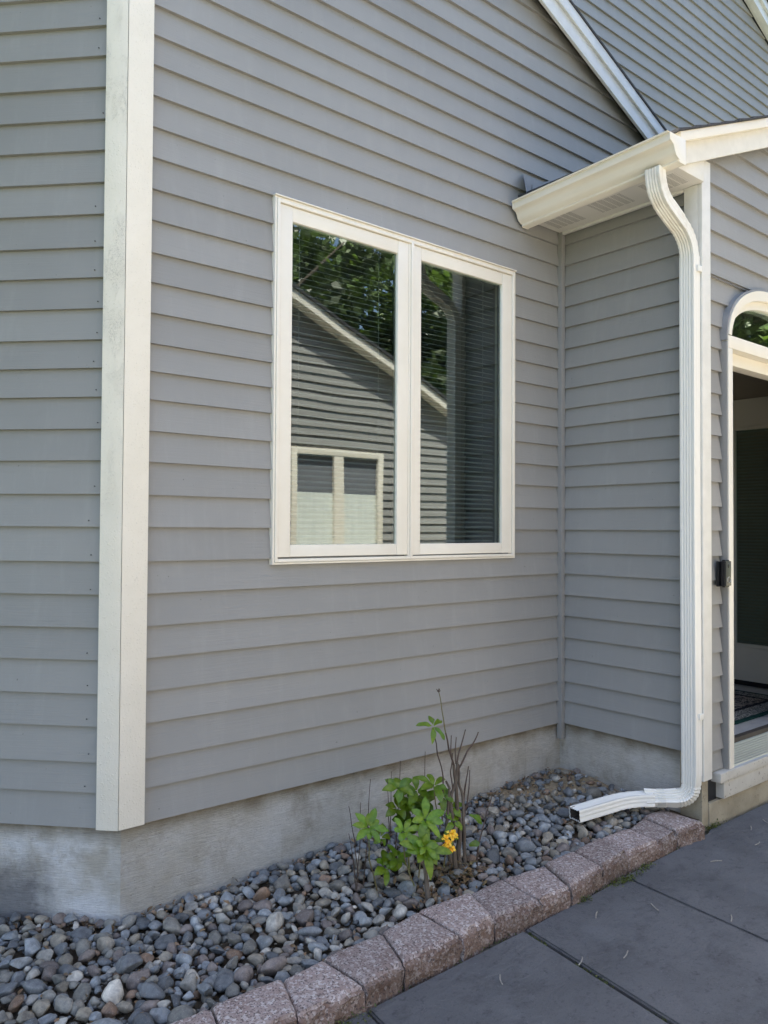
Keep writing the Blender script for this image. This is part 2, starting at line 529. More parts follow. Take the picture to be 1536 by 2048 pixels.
slab([(xj(1.030, YB), YB), (xj(1.655, YB, .09), YB), (xj(1.655, -.88, .09), -.880), (xj(1.030, -.897), -.898)])
slab([(xj(1.661, YB, .09), YB), (5.6, YB), (5.6, -.836), (2.42, -.836), (2.36, -.866), (xj(1.661, -.88, .09), -.872)])
box('joint_bed', -3.4, 5.5, YB + .02, -.80, -.118, -.062, MT['joint'], patio)

# gravel bed: soil sheet
bed = tag(empty('gravel_bed', (.8, -.35, 0)), kind='structure')
V, F = [], []
NX, NY = 120, 60
X0, X1, Y0, Y1 = -2.6, 2.405, -.80, 1.6
for j in range(NY + 1):
    for i in range(NX + 1):
        x, y = X0 + (X1 - X0) * i / NX, Y0 + (Y1 - Y0) * j / NY
        V.append((x, y, bed_z(x, y) - .012 + .006 * noise.noise(Vector((x * 25, y * 25, 0)))))
for j in range(NY):
    for i in range(NX):
        a = j * (NX + 1) + i
        F.append((a, a + 1, a + NX + 2, a + NX + 1))
mesh('soil', V, F, MT['soil'], bed, True)

# stones ------------------------------------------------------------
def stone_variant(seed, sub=2):
    bm = bmesh.new()
    bmesh.ops.create_icosphere(bm, subdivisions=sub, radius=1)
    r = random.Random(seed)
    off = Vector((r.uniform(0, 50), r.uniform(0, 50), r.uniform(0, 50)))
    sx, sy, sz = 1.08, r.uniform(.70, .98), r.uniform(.55, .82)
    planes = [(Vector((r.uniform(-1, 1), r.uniform(-1, 1), r.uniform(-1, 1))).normalized(), r.uniform(.50, .78)) for _ in range(r.choice((4, 6, 8, 11)))]
    for v in bm.verts:
        p = v.co.copy()
        p *= 1 + .30 * noise.noise(p * .8 + off) + .12 * noise.noise(p * 2.2 + off)
        for nn_, d in planes:
            e = p.dot(nn_) - d
            if e > 0:
                p -= nn_ * e * (1.0 if seed % 2 else .8)
        p *= 1 + .025 * noise.noise(p * 6 + off)
        v.co = Vector((p.x * sx, p.y * sy, p.z * sz))
    Vv = np.array([v.co[:] for v in bm.verts])
    Ff = np.array([[v.index for v in f.verts] for f in bm.faces])
    bm.free()
    return Vv, Ff
VAR = [stone_variant(s) for s in range(32)]
PAL = [((.140, .149, .158), 20), ((.182, .195, .205), 16), ((.100, .106, .112), 14), ((.165, .158, .140), 24), ((.205, .182, .145), 17), ((.140, .118, .108), 14), ((.29, .275, .245), 11), ((.225, .24, .25), 9), ((.17, .115, .080), 6), ((.40, .375, .33), 5)]
PW = np.array([p[1] for p in PAL], float); PW /= PW.sum()
# block line (back edge of the edging), stones stay behind it
BACK = [(-2.6, -.70), (-.099, -.719), (.129, -.724), (.29, -.704), (.529, -.705), (.712, -.675), (.961, -.685), (1.147, -.674), (1.377, -.698), (1.562, -.698), (1.771, -.679), (1.967, -.693), (2.15, -.653), (2.291, -.664), (2.4, -.66)]
def back_y(x):
    for (a, ya), (b, yb) in zip(BACK, BACK[1:]):
        if a <= x <= b:
            return ya + (yb - ya) * (x - a) / (b - a)
    return -.7
LD = Vector((-.691, .723, 0)); LN = Vector((-.723, -.691, 0)); L0 = Vector((-.09, 0, 0))
def in_bed(x, y, r):
    if y < back_y(x) + r * .55 or x > 2.395 - r * .8:
        return False
    if x >= -.07:
        return y < .028 - r * .7
    d = (Vector((x, y, 0)) - L0).dot(LN)
    return d > -.028 + r * .7
cell = .07
grid = {}
stones = []
def try_put(x, y, r, k=.80):
    gx, gy = int(math.floor(x / cell)), int(math.floor(y / cell))
    for a in (-1, 0, 1):
        for b in (-1, 0, 1):
            for (px, py, pr) in grid.get((gx + a, gy + b), ()):
                if (px - x) ** 2 + (py - y) ** 2 < (k * (pr + r)) ** 2:
                    return False
    grid.setdefault((gx, gy), []).append((x, y, r))
    return True
PLANT = Vector((1.0, -.50))
def density(x, y):
    d = 1.0
    if x + y * .8 > 1.78 and y > -.34:
        d *= .11
    if x >= -.07 and y > -.045:
        d *= .30
    pd = (Vector((x, y)) - Vector((1.06, -.52))).length
    if pd < .12:
        d *= .25
    if (Vector((x, y)) - Vector((.86, -.58))).length < .055:
        d *= .1
    return d
pebble_spec = [(.036, .044, 50), (.028, .036, 480), (.0215, .028, 4600), (.016, .0215, 13000), (.0105, .016, 16000)]
rs = random.Random(11)
for lo, hi, tries in pebble_spec:
    for _ in range(tries):
        x, y = rs.uniform(-1.35, 2.39), rs.uniform(-.74, 1.15)
        if x > .02 and y > .03: continue
        r = rs.uniform(lo, hi)
        if not in_bed(x, y, r) or rs.random() > density(x, y): continue
        if try_put(x, y, r):
            stones.append((x, y, r, 0))
top_n = len(stones)
for _ in range(1900):
    x, y = rs.uniform(-1.2, 2.38), rs.uniform(-.72, 1.0)
    r = rs.uniform(.012, .022)
    if x > .02 and y > .03: continue
    if in_bed(x, y, r) and rs.random() < density(x, y):
        stones.append((x, y, r, 1))
def project(p):
    q = p - CAM_POS
    d = q.dot(fw)
    return (.5 + q.dot(rt) / d * 1573.37 / 1536, .5 - q.dot(up) / d * 1573.37 / 2048, d)
built = []
for i, (x, y, r, lay) in enumerate(stones):
    vi = rs.randrange(len(VAR))
    tilt = rs.gauss(0, .35) if rs.random() > .12 else rs.uniform(.6, 1.3)
    M = Matrix.Rotation(rs.uniform(0, 6.283), 3, 'Z') @ Matrix.Rotation(tilt, 3, 'X') @ Matrix.Rotation(rs.gauss(0, .25), 3, 'Y')
    sc_ = r * 1.12
    z = bed_z(x, y) + (r * .42 + rs.uniform(-.004, .008) if lay == 0 else -.004)
    if x + y * .8 > 1.78 and y > -.34: z -= r * .45
    c0 = np.array(PAL[rng.choice(len(PAL), p=PW)][0]) * rs.uniform(.85, 1.55)
    u, v_, dd = project(Vector((x, y, z)))
    vis = -.02 < u < 1.02 and v_ < 1.03 and lay == 0
    built.append((r / dd if vis else 0, vi, M, sc_, Vector((x, y, z)), c0))
order = sorted(range(len(built)), key=lambda i: -built[i][0])
singles = set(order[:300])
vm = []
VAR3 = [stone_variant(s_, 3) for s_ in range(32)]
for Vv, Ff in VAR3:
    me = bpy.data.meshes.new('stone')
    me.from_pydata(Vv.tolist(), [], Ff.tolist())
    me.polygons.foreach_set('use_smooth', [True] * len(me.polygons))
    me.materials.append(MT['stone'])
    vm.append(me)
AV, AF, AC = [], [], []
base = 0
for i, (s, vi, M, k, p, c0) in enumerate(built):
    if i in singles:
        o = bpy.data.objects.new('stone', vm[vi])
        C.objects.link(o)
        o.parent = bed
        o.matrix_parent_inverse = Matrix.Translation(-bed.location)
        o.matrix_basis = Matrix.Translation(p) @ (M.to_4x4() @ Matrix.Scale(k, 4))
        o.color = (*c0, 1)
    else:
        Vv, Ff = VAR[vi]
        A = Vv @ np.array(M).T * k + np.array(p)
        AV.append(A); AF.append(Ff + base); base += len(A)
        AC.append(np.tile(np.append(c0, 1), (len(A), 1)))
# coarse grit between the stones
gb = bmesh.new(); bmesh.ops.create_icosphere(gb, subdivisions=1, radius=1)
GV = np.array([v.co[:] for v in gb.verts]); GF = np.array([[v.index for v in f.verts] for f in gb.faces]); gb.free()
for _ in range(3600):
    x, y = rs.uniform(-1.0, 2.38), rs.uniform(-.72, .8)
    if x > .02 and y > .03: continue
    r = rs.uniform(.003, .0085)
    if not in_bed(x, y, r): continue
    A = GV * (np.array([rs.uniform(.8, 1.3), rs.uniform(.6, 1.1), rs.uniform(.5, .9)]) * r) * (1 + .25 * rng.normal(size=(len(GV), 1)).clip(-1, 1)) + np.array([x, y, bed_z(x, y) - .004 + rs.uniform(0, .012)])
    AV.append(A); AF.append(GF + base); base += len(A)
    c0 = np.array(PAL[rng.choice(len(PAL), p=PW)][0]) * rs.uniform(.7, 1.4)
    AC.append(np.tile(np.append(c0, 1), (len(A), 1)))
def np_mesh(name, V, F, mat, parent=None, smooth=True, col=None):
    me = bpy.data.meshes.new(name)
    n, k = F.shape
    me.vertices.add(len(V)); me.vertices.foreach_set('co', V.astype(np.float32).ravel())
    me.loops.add(n * k); me.loops.foreach_set('vertex_index', F.astype(np.int32).ravel())
    me.polygons.add(n); me.polygons.foreach_set('loop_start', (np.arange(n) * k).astype(np.int32))
    me.polygons.foreach_set('use_smooth', np.full(n, smooth))
    me.update(); me.validate()
    if col is not None:
        ca = me.color_attributes.new('Col', 'FLOAT_COLOR', 'POINT')
        ca.data.foreach_set('color', col.astype(np.float32).ravel())
    return link(name, me, mat, parent)
tag(np_mesh('small_stones', np.concatenate(AV), np.concatenate(AF), MT['stone_attr'], bed, True, np.concatenate(AC)), kind='stuff')

# ------------------------------------------------------------------ house
house = tag(empty('house', (1.2, 0, -.1)), 'grey clapboard house with cream trim and paired casement window', 'house')
ZK = [0.30, .4231, .5293, .6554, .7696, .8889, 1.0035, 1.1204, 1.2374, 1.3614, 1.4782, 1.598, 1.7111, 1.8254, 1.9291, 2.0311, 2.1431, 2.2548, 2.3644, 2.4838, 2.5987, 2.715, 2.8282, 2.9445, 3.0586, 3.1691]
while len(ZK) < 62:
    ZK.append(ZK[-1] + .1135 + random.uniform(-.003, .003))
LEDGE = .0180
def board(parent, o, d, n, s0b, s1b, s0t, s1t, zb, zt, name='clapboard', mat=None, LEDGE=LEDGE):
    o, d, n = Vector(o), Vector(d), Vector(n)
    L = max(s1b - s0b, s1t - s0t)
    seg = max(1, int(L / .35))
    zt2 = zt + .010
    bow, ph = random.uniform(.00005, .0002), random.uniform(0, 6)
    V, F = [], []
    for i in range(seg + 1):
        f = i / seg
        sb, st = s0b + (s1b - s0b) * f, s0t + (s1t - s0t) * f
        wz = bow * math.sin(ph + sb * 2.1)
        wn = .0002 * math.sin(ph * 2 + sb * 3.3)
        for (s, out, z) in ((sb, wn, zb + wz), (sb, -LEDGE - .006, zb + wz), (st, -LEDGE - .006, zt2), (st, -LEDGE + .0005, zt2)):
            V.append(o + d * s + n * out + Vector((0, 0, z)))
    for i in range(seg):
        a = i * 4
        for k in range(4):
            F.append((a + k, a + (k + 1) % 4, a + 4 + (k + 1) % 4, a + 4 + k))
    F.append((0, 3, 2, 1)); e = seg * 4
    F.append((e, e + 1, e + 2, e + 3))
    ob = mesh(name, V, F, mat or MT['siding'], parent)
    return ob
# --- main wall (facing -Y)
SL = .415
def roof_z(x): return 4.281 - SL * (x - 2.323)
def roof_x(z): return 2.323 + (4.281 - z) / SL
mw = prism('main_wall', [(-.10, 2.69), (5.0, 2.69), (5.0, 3.10), (3.42, roof_z(3.42) - .06), (-.1, roof_z(-.1) - .06)], 'y', .0245, .12, MT['siding'], house)
tag(mw, 'grey clapboard wall around the paired window')
box('sheathing', -.10, .540, .0250, .12, .30, 2.69, MT['siding'], mw)
box('sheathing', 1.968, 2.46, .0250, .12, .30, 2.69, MT['siding'], mw)
box('sheathing', .540, 1.968, .0250, .12, .30, 1.232, MT['siding'], mw)
WX0, WX1, WZ0, WZ1 = .521, 1.987, 1.2125, 2.712
MO, MD, MN = (0, 0, 0), (1, 0, 0), (0, -1, 0)
XC = 2.387
for k in range(46):
    zb, zt = ZK[k], ZK[k + 1]
    if zt < 3.03:
        if zb > 1.22 and zb < 2.705:
            board(mw, MO, MD, MN, -.004, WX0 + .004, -.004, WX0 + .004, zb, zt)
            board(mw, MO, MD, MN, WX1 - .004, XC - .010, WX1 - .004, XC - .010, zb, zt)
        else:
            board(mw, MO, MD, MN, -.004, XC - .010, -.004, XC - .010, zb, zt)
    else:
        rb, rtp = min(3.42, roof_x(zb) - .06), min(3.42, roof_x(zt) - .06)
        board(mw, MO, MD, MN, -.004, rb, -.004, rtp, zb, zt)
# --- left wall (45 degree bay side)
lw = empty('left_wall', parent=house)
tag(lw, 'angled grey clapboard wall left of the cream post')
p = L0 - LN * .0245
q = p + LD * 2.3
mesh('sheathing', [(p.x, p.y, .30), (q.x, q.y, .30), (q.x, q.y, 5.0), (p.x, p.y, 5.0), (p.x + .08, p.y + .06, .3), (q.x + .08, q.y + .08, .30), (q.x + .08, q.y + .08, 5.0), (p.x + .08, p.y + .06, 5.0)], BF, MT['siding'], lw)
for k in range(42):
    board(lw, L0, LD, LN, .069, 2.3, .069, 2.3, ZK[k], ZK[k + 1])
nail_bm = bmesh.new()
bmesh.ops.create_cone(nail_bm, cap_ends=True, segments=8, radius1=.0023, radius2=.002, depth=.003)
nme = bpy.data.meshes.new('nail'); nail_bm.to_mesh(nme); nail_bm.free()
nme.materials.append(plain('rusty_nail', (.05, .045, .05), rough=.7))
for k in range(1, 26):
    if random.random() < .15: continue
    p = L0 + LD * (.069 + random.uniform(.012, .04) + (.01 if k > 9 else .03)) + Vector((0, 0, ZK[k] + random.uniform(.018, .03))) + LN * (-.0012)
    o = bpy.data.objects.new('nail', nme); C.objects.link(o); o.parent = lw
    o.matrix_basis = Matrix.Translation(p) @ LN.to_track_quat('Z', 'Y').to_matrix().to_4x4()
# --- corner post: two boards at 135 degrees
cp = empty('corner_post', parent=house)
tag(cp, 'cream corner post with cracked paint')
c0_, zb_, zt_ = Vector((-.0993, -.022, 0)), .303, 5.2
def facepoly(pts):
    return [(v.x, v.y) for v in pts]
in0 = Vector((-.090, .0, 0))
prism('post_board', [(-.0985, -.022), (-.004, -.022), (-.004, .012), (-.086, .012)], 'z', zb_, zt_, MT['post'], cp, .0018)
e2 = L0 + LD * .073 + LN * .022
e3 = L0 + LD * .073 - LN * .012
prism('post_board', [(-.1000, -.0218), (e2.x, e2.y), (e3.x, e3.y), (-.0875, .0115)], 'z', zb_ - .001, zt_, MT['post_cracked'], cp, .0018)
# --- return wall (facing -X)
rw = empty('return_wall', parent=house)
tag(rw, 'short grey clapboard side wall behind the downspout')
box('sheathing', XC + .0245, XC + .1, -.78, .0250, .30, 3.02, MT['siding'], rw)
for k in range(24):
    if ZK[k] < 2.99:
        board(rw, (XC, 0, 0), (0, -1, 0), (-1, 0, 0), .012, .750, .012, .750, ZK[k], min(ZK[k + 1], 3.02))
box('corner_strip', XC - .026, XC + .004, -.020, .012, .215, 3.013, MT['siding'], house, .002)
# --- corner boards at the entry
box('corner_board', 2.366, XC + .02, -.8145, -.745, .29, 3.013, MT['trim'], house, .002)
box('corner_board', 2.368, 2.447, -.836, -.8155, .185, 3.13, MT['trim'], house, .002)
# --- entry wall (facing -Y)
DY = -.815
ew = empty('entry_wall', parent=house)
tag(ew, 'grey clapboard entry wall beside the doorway')
ACX, ACZ, AA, AB = 3.11, 2.300, .505, .318
def arch_x(z, a=AA, b=AB):
    if z <= ACZ: return ACX - a
    f = min(1, (z - ACZ) / b)
    return ACX - a * (1 - f ** 2.25) ** (1 / 2.25)
def rake_b(x): return 3.020 + .412 * (x - 2.139)
def rake_x(z): return 2.139 + (z - 3.020) / .412
DO, DD_, DN = (0, DY, 0), (1, 0, 0), (0, -1, 0)
for k in range(0, 36):
    zb, zt = ZK[k], ZK[k + 1]
    if k == 0:
        board(ew, DO, DD_, DN, 2.446, 2.594, 2.446, 2.594, .206, zb)
    x0b, x0t = max(2.446, rake_x(zb) - .12), max(2.446, rake_x(zt) - .12)
    if zt < 2.285:
        e = 2.594 + random.uniform(-.004, .003)
        board(ew, DO, DD_, DN, 2.446, e, 2.446, e - .006, zb, zt)
    elif zb < 2.625:
        e0, e1 = arch_x(max(zb, 2.2)) + .015, arch_x(min(zt, 2.62)) + .015
        if zt > 2.63:
            board(ew, DO, DD_, DN, 2.446, 4.6, 2.446, 4.6, 2.612, zt)
            board(ew, DO, DD_, DN, 2.446, e0, 2.446, e0 + .08, zb, 2.606)
        else:
            board(ew, DO, DD_, DN, 2.446, e0, 2.446, e1, zb, zt)
    else:
        if x0b < 4.4:
            board(ew, DO, DD_, DN, x0b, 4.6, x0t, 4.6, zb, zt)
prism('sheathing', [(2.42, 2.655), (5.2, 2.655), (5.2, 4.2), (2.42, 3.12)], 'y', DY + .0250, DY + .09, MT['siding'], ew)
box('sheathing', 2.42, 2.606, DY + .0250, DY + .09, .16, 2.655, MT['siding'], ew)
box('sheathing', 3.614, 5.2, DY + .0250, DY + .09, .16, 2.655, MT['siding'], ew)
# --- foundation
fd = empty('foundation', parent=house)
tag(fd, 'brushed pale concrete foundation under the siding')
def fnd(pts, zt, mat, z0=-.11):
    """vertical face strips with rough bottom thickness"""
    bm = bmesh.new()
    for (a, b) in zip(pts, pts[1:]):
        a, b = Vector(a), Vector(b)
        n = int((b - a).length / .03) + 1
        rows = 14
        G = []
        nrm = Vector((b - a).normalized().yx) * Vector((1, -1))
        for j in range(rows + 1):
            row = []
            for i in range(n + 1):
                p = a.lerp(b, i / n)
                z = z0 + (zt - z0) * j / rows
                dsp = .004 * noise.noise(Vector((p.x * 9, p.y * 9, z * 14))) * (1 if 0 < i < n else 0)
                row.append(bm.verts.new((p.x + nrm.x * dsp, p.y + nrm.y * dsp, z)))
            G.append(row)
        for j in range(rows):
            for i in range(n):
                bm.faces.new((G[j][i], G[j][i + 1], G[j + 1][i + 1], G[j + 1][i]))
    return bm_obj('parged_face', bm, mat, fd, True, 50)
pL = L0 - LN * .028
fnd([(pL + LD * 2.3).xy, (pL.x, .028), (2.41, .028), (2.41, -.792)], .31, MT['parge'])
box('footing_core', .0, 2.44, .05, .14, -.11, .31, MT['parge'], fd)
box('corner_pier', 2.395, 2.452, -.812, -.70, -.11, .29, MT['concrete_old'], fd, .004)
box('entry_footing', 2.4525, 5.2, -.818, -.70, -.11, .062, MT['concrete_old'], fd, .004)
box('gap_shade_fill', 2.4525, 2.5445, -.802, -.70, .0625, .195, MT['black'], fd)  # black box put in for the darkness of the open cavity

# --- window
wn = empty('casement_window', parent=house)
tag(wn, 'two pane ivory casement window with reflections')
def frame(name, x0, x1, z0, z1, y0, y1, wdt, mat, parent, bev=.002, wb=None, wr=None):
    wb = wb or wdt
    wr = wr or wdt
    box(name, x0, x0 + wdt, y0, y1, z0, z1, mat, parent, bev)
    box(name, x1 - wr, x1, y0, y1, z0, z1, mat, parent, bev)
    box(name, x0 + wdt - .0003, x1 - wr + .0003, y0 + .0006, y1, z1 - wdt, z1 - .0005, mat, parent, bev)
    box(name, x0 + wdt - .0003, x1 - wr + .0003, y0 + .0006, y1, z0 + .0005, z0 + wb, mat, parent, bev)
frame('outer_frame', WX0, WX1, WZ0, WZ1, -.010, .115, .0085, MT['vinyl'], wn, .0012)
frame('inner_frame', WX0 + .0092, WX1 - .0092, WZ0 + .0092, WZ1 - .0092, -.015, .112, .0135, MT['vinyl'], wn, .002)
box('drip_cap', WX0 - .003, WX1 + .003, -.018, .01, WZ1 + .001, WZ1 + .006, MT['vinyl'], wn, .001)
box('mullion', 1.246, 1.280, -.008, .112, WZ0 + .0235, WZ1 - .0235, MT['vinyl'], wn, .002)
box('mullion_bead', 1.256, 1.271, -.016, -.0085, WZ0 + .010, WZ1 - .010, MT['vinyl'], wn, .002)
def sash(x0, x1, gx0, gx1, zlift):
    z0, z1 = WZ0 + .027 + zlift, WZ1 - .0255
    gz0, gz1 = 1.292, 2.627
    ys, ye = -.006, .030
    box('sash_stile', x0, gx0, ys, ye, z0, z1, MT['vinyl'], wn, .0025)
    box('sash_stile', gx1, x1, ys, ye, z0, z1, MT['vinyl'], wn, .0025)
    box('sash_rail', gx0 + .0006, gx1 - .0006, ys + .0008, ye, gz1, z1 - .0004, MT['vinyl'], wn, .0025)
    box('sash_rail', gx0 + .0006, gx1 - .0006, ys + .0008, ye, z0 + .0004, gz0, MT['vinyl'], wn, .0025)
    box('pane', gx0 - .004, gx1 + .004, .006, .011, gz0 - .004, gz1 + .004, MT['glass'], wn)
    bx_ = [(gx0 - .002, gx0 + .010), (gx1 - .010, gx1 + .002)]
    for a, b in bx_:
        box('spacer', a, b, .0115, .022, gz0, gz1, MT['bell_grey'], wn)
sash(.5465, 1.2455, .608, 1.181, .003)
sash(1.2805, 1.9620, 1.325, 1.891, .001)
# --- dark room behind the window
room = empty('room', parent=house)
mesh('room_shell', [(-.05, .121, .5), (2.45, .121, .5), (2.45, 3.6, .5), (-.05, 3.6, .5), (-.05, .121, 2.85), (2.45, .121, 2.85), (2.45, 3.6, 2.85), (-.05, 3.6, 2.85)], [(0, 1, 2, 3), (4, 7, 6, 5), (1, 5, 6, 2), (2, 6, 7, 3), (3, 7, 4, 0)], MT['room'], room)

# --- doorway
dw = empty('entry_doorway', parent=house)
tag(dw, 'ivory framed doorway with arched transom above')
box('side_casing', 2.597, 2.6065, -.838, -.79, .199, 2.296, MT['siding'], dw, .001)
box('jamb', 2.607, 2.650, -.842, -.70, .201, 2.262, MT['vinyl'], dw, .003)
box('jamb_stop', 2.6505, 2.662, -.79, -.72, .255, 2.25, MT['vinyl'], dw, .002)
box('jamb', 3.568, 3.612, -.842, -.70, .201, 2.262, MT['vinyl'], dw, .003)
box('side_casing', 3.6125, 3.622, -.838, -.79, .199, 2.296, MT['siding'], dw, .002)
box('transom_bar', 2.6072, 3.6118, -.8425, -.70, 2.2625, 2.326, MT['vinyl'], dw, .003)
box('head_stop', 2.6625, 3.556, -.79, -.72, 2.20, 2.262, MT['vinyl'], dw, .002)
def arch_ring(name, a0, b0, a1, b1, y0, y1, mat, zbase=2.3265):
    n = 40
    bm = bmesh.new()
    rows = []
    for i in range(n + 1):
        th = math.pi * i / n
        c, s = math.cos(th), math.sin(th)
        pw = 2 / 2.25
        cx, sx = math.copysign(abs(c) ** pw, c), abs(s) ** pw
        pts = []
        for a, b in ((a0, b0), (a1, b1)):
            pts.append((ACX - a * cx, max(zbase, ACZ + b * sx)))
        rows.append([bm.verts.new((pts[0][0], y0, pts[0][1])), bm.verts.new((pts[1][0], y0, pts[1][1])), bm.verts.new((pts[1][0], y1, pts[1][1])), bm.verts.new((pts[0][0], y1, pts[0][1]))])
    for r0, r1 in zip(rows, rows[1:]):
        for k in range(4):
            bm.faces.new((r0[k], r0[(k + 1) % 4], r1[(k + 1) % 4], r1[k]))
    return bm_obj(name, bm, mat, dw, True, 40)
arch_ring('arch_flashing', AA + .012, AB + .010, AA + .0005, AB + .0005, -.840, -.78, MT['flash'], 2.297)
arch_ring('arch_casing', AA, AB, AA - .028, AB - .052, -.846, -.75, MT['vinyl'])
arch_ring('arch_bead', AA - .0285, AB - .0525, AA - .040, AB - .095, -.825, -.75, MT['vinyl'])
n = 24
poly = [(ACX - (AA - .035) * math.copysign(abs(math.cos(math.pi * i / n)) ** .9, math.cos(math.pi * i / n)), max(2.324, ACZ + (AB - .088) * abs(math.sin(math.pi * i / n)) ** .9)) for i in range(n + 1)]
prism('transom_pane', poly, 'y', -.806, -.801, MT['glass'], dw)
box('door_sill', 2.497, 3.76, -.852, -.78, .155, .200, MT['trim_worn'], dw, .004)
box('sill_apron', 2.545, 3.72, -.842, -.75, .070, .1545, MT['trim_worn'], dw, .004)
# ribbed metal threshold
thr = [(-.842, .2005)]
for i in range(9):
    f = i / 9
    y0 = -.836 + .098 * f
    z0 = .203 + .055 * f
    thr += [(y0, z0), (y0 + .002, z0 + .009), (y0 + .005, z0 + .010), (y0 + .007, z0 + .001)]
thr += [(-.735, .262), (-.735, .2005)]
prism('threshold', thr, 'x', 2.6505, 3.5675, MT['alu'], dw)
box('threshold_back', 2.6505, 3.5675, -.7345, -.700, .2005, .285, MT['wood_dark'], dw, .002)
# --- foyer
fo = empty('foyer', parent=house)
tag(fo, 'dim tiled foyer inside the doorway')
FX0, FX1, FY0, FY1, FZ0, FZ1 = 2.50, 4.52, -.70, 1.3, .250, 2.62
mesh('foyer_walls', [(FX0, FY0, FZ0), (FX1, FY0, FZ0), (FX1, FY1, FZ0), (FX0, FY1, FZ0), (FX0, FY0, FZ1), (FX1, FY0, FZ1), (FX1, FY1, FZ1), (FX0, FY1, FZ1)], [(4, 7, 6, 5), (1, 5, 6, 2), (2, 6, 7, 3), (3, 7, 4, 0)], MT['foyer'], fo)
box('foyer_front', 3.614, 4.6, -.724, -.70, .2, 2.62, MT['foyer'], fo)
for i in range(7):
    for j in range(5):
        x0, y0 = FX0 + i * .305, FY0 + j * .405
        box('floor_tile', x0 + .002, min(FX1, x0 + .303), y0 + .002, min(FY1, y0 + .403), .20, .250, MT['tile'], fo, .0015)
box('grout', FX0, FX1, FY0, FY1, .19, .2465, MT['joint'], fo)
box('baseboard', FX1 - .012, FX1, .22, FY1, .251, .36, MT['door'], fo)
# inner door on the right-hand wall (x = FX1), parts as sub-parts of a part
idr = empty('inner_door', parent=house)
tag(idr, 'ivory inner door with blinds behind its glass')
xd0, xd1 = FX1 - .045, FX1 - .003
box('door_stile', xd0, xd1, .075, .16, .285, 2.315, MT['door'], idr, .002)
box('door_stile', xd0, xd1, -.69, -.62, .285, 2.315, MT['door'], idr, .002)
box('door_rail', xd0 + .001, xd1, -.62, .075, 2.115, 2.315, MT['door'], idr, .002)
box('door_rail', xd0 + .001, xd1, -.62, .075, .285, .525, MT['door'], idr, .002)
for (a, b, c, d_) in ((-.62, .075, 2.09, 2.115), (-.62, .075, .525, .55), (.052, .075, .55, 2.09), (-.62, -.597, .55, 2.09)):
    box('glazing_bead', xd0 - .010, xd1 - .02, a, b, c, d_, MT['door'], idr, .003)
box('door_pane', xd0 + .006, xd0 + .009, -.598, .053, .549, 2.091, MT['glass'], idr)
box('sweep', xd0, xd1, -.69, .16, .2515, .2845, MT['black'], idr)  # black strip filling the gap below the inner door

# --- porch eave, rake and roof
pe = empty('porch_roof', parent=house)
tag(pe, 'low porch roof edge with cream rake boards and dark shingles')
box('soffit', 2.105, 2.3655, -.846, -.003, 3.013, 3.023, MT['soffit'], pe)
box('soffit', 2.3656, 2.42, -.74, -.003, 3.0135, 3.0225, MT['soffit'], pe)
box('soffit_channel', 2.366, 2.386, -.742, -.02, 3.000, 3.0128, MT['trim'], pe, .001)
box('fascia', 2.083, 2.1045, -.846, -.003, 2.995, 3.10, MT['trim'], pe, .002)
prism('eave_return', [(2.105, 3.0135), (2.3665, 3.0135), (2.3665, rake_b(2.3665) + .02), (2.105, rake_b(2.105) + .02)], 'y', -.8475, -.83, MT['trim'], pe, .0015)
prism('rake_board', [(2.125, rake_b(2.125)), (4.8, rake_b(4.8)), (4.8, rake_b(4.8) + .12), (2.125, rake_b(2.125) + .12)], 'y', -.868, -.848, MT['trim'], pe, .002)
prism('rake_trim', [(2.06, rake_b(2.06) + .100), (4.8, rake_b(4.8) + .100), (4.8, rake_b(4.8) + .146), (2.06, rake_b(2.06) + .146)], 'y', -.905, -.8685, MT['vinyl'], pe, .002)
prism('roof_deck', [(2.05, rake_b(2.05) + .1205), (4.8, rake_b(4.8) + .1205), (4.8, rake_b(4.8) + .1445), (2.05, rake_b(2.05) + .1445)], 'y', -.866, .80, MT['shingle'], pe)
for i in range(20):
    x0 = 2.03 + i * .135
    j = random.uniform(-.010, .006)
    z0, z1 = rake_b(x0) + .1475, rake_b(x0 + .16) + .1475
    prism('shingle', [(x0, z0), (x0 + .165, z1 + .002), (x0 + .165, z1 + .006), (x0, z0 + .013)], 'y', -.917 + j, .70, MT['shingle'], pe)
prism('roof_flashing', [(2.12, rake_b(2.12) + .16), (3.1, rake_b(3.1) + .16), (3.1, rake_b(3.1) + .215), (2.12, rake_b(2.12) + .20)], 'y', -.012, -.002, MT['flash'], pe)
# kick-out flashing at the wall
mesh('kickout_flashing', [(2.050, -.004, 3.255), (2.095, -.004, 3.13), (1.985, -.085, 3.105), (1.990, -.060, 3.205), (2.20, -.006, 3.20), (2.21, -.006, 3.255), (2.055, -.0015, 3.255), (2.097, -.0015, 3.13), (1.989, -.0825, 3.103), (1.994, -.0575, 3.203)],
     [(0, 1, 2, 3), (0, 5, 4, 1), (6, 9, 8, 7), (0, 3, 9, 6), (3, 2, 8, 9), (2, 1, 7, 8)], MT['flash'], pe)
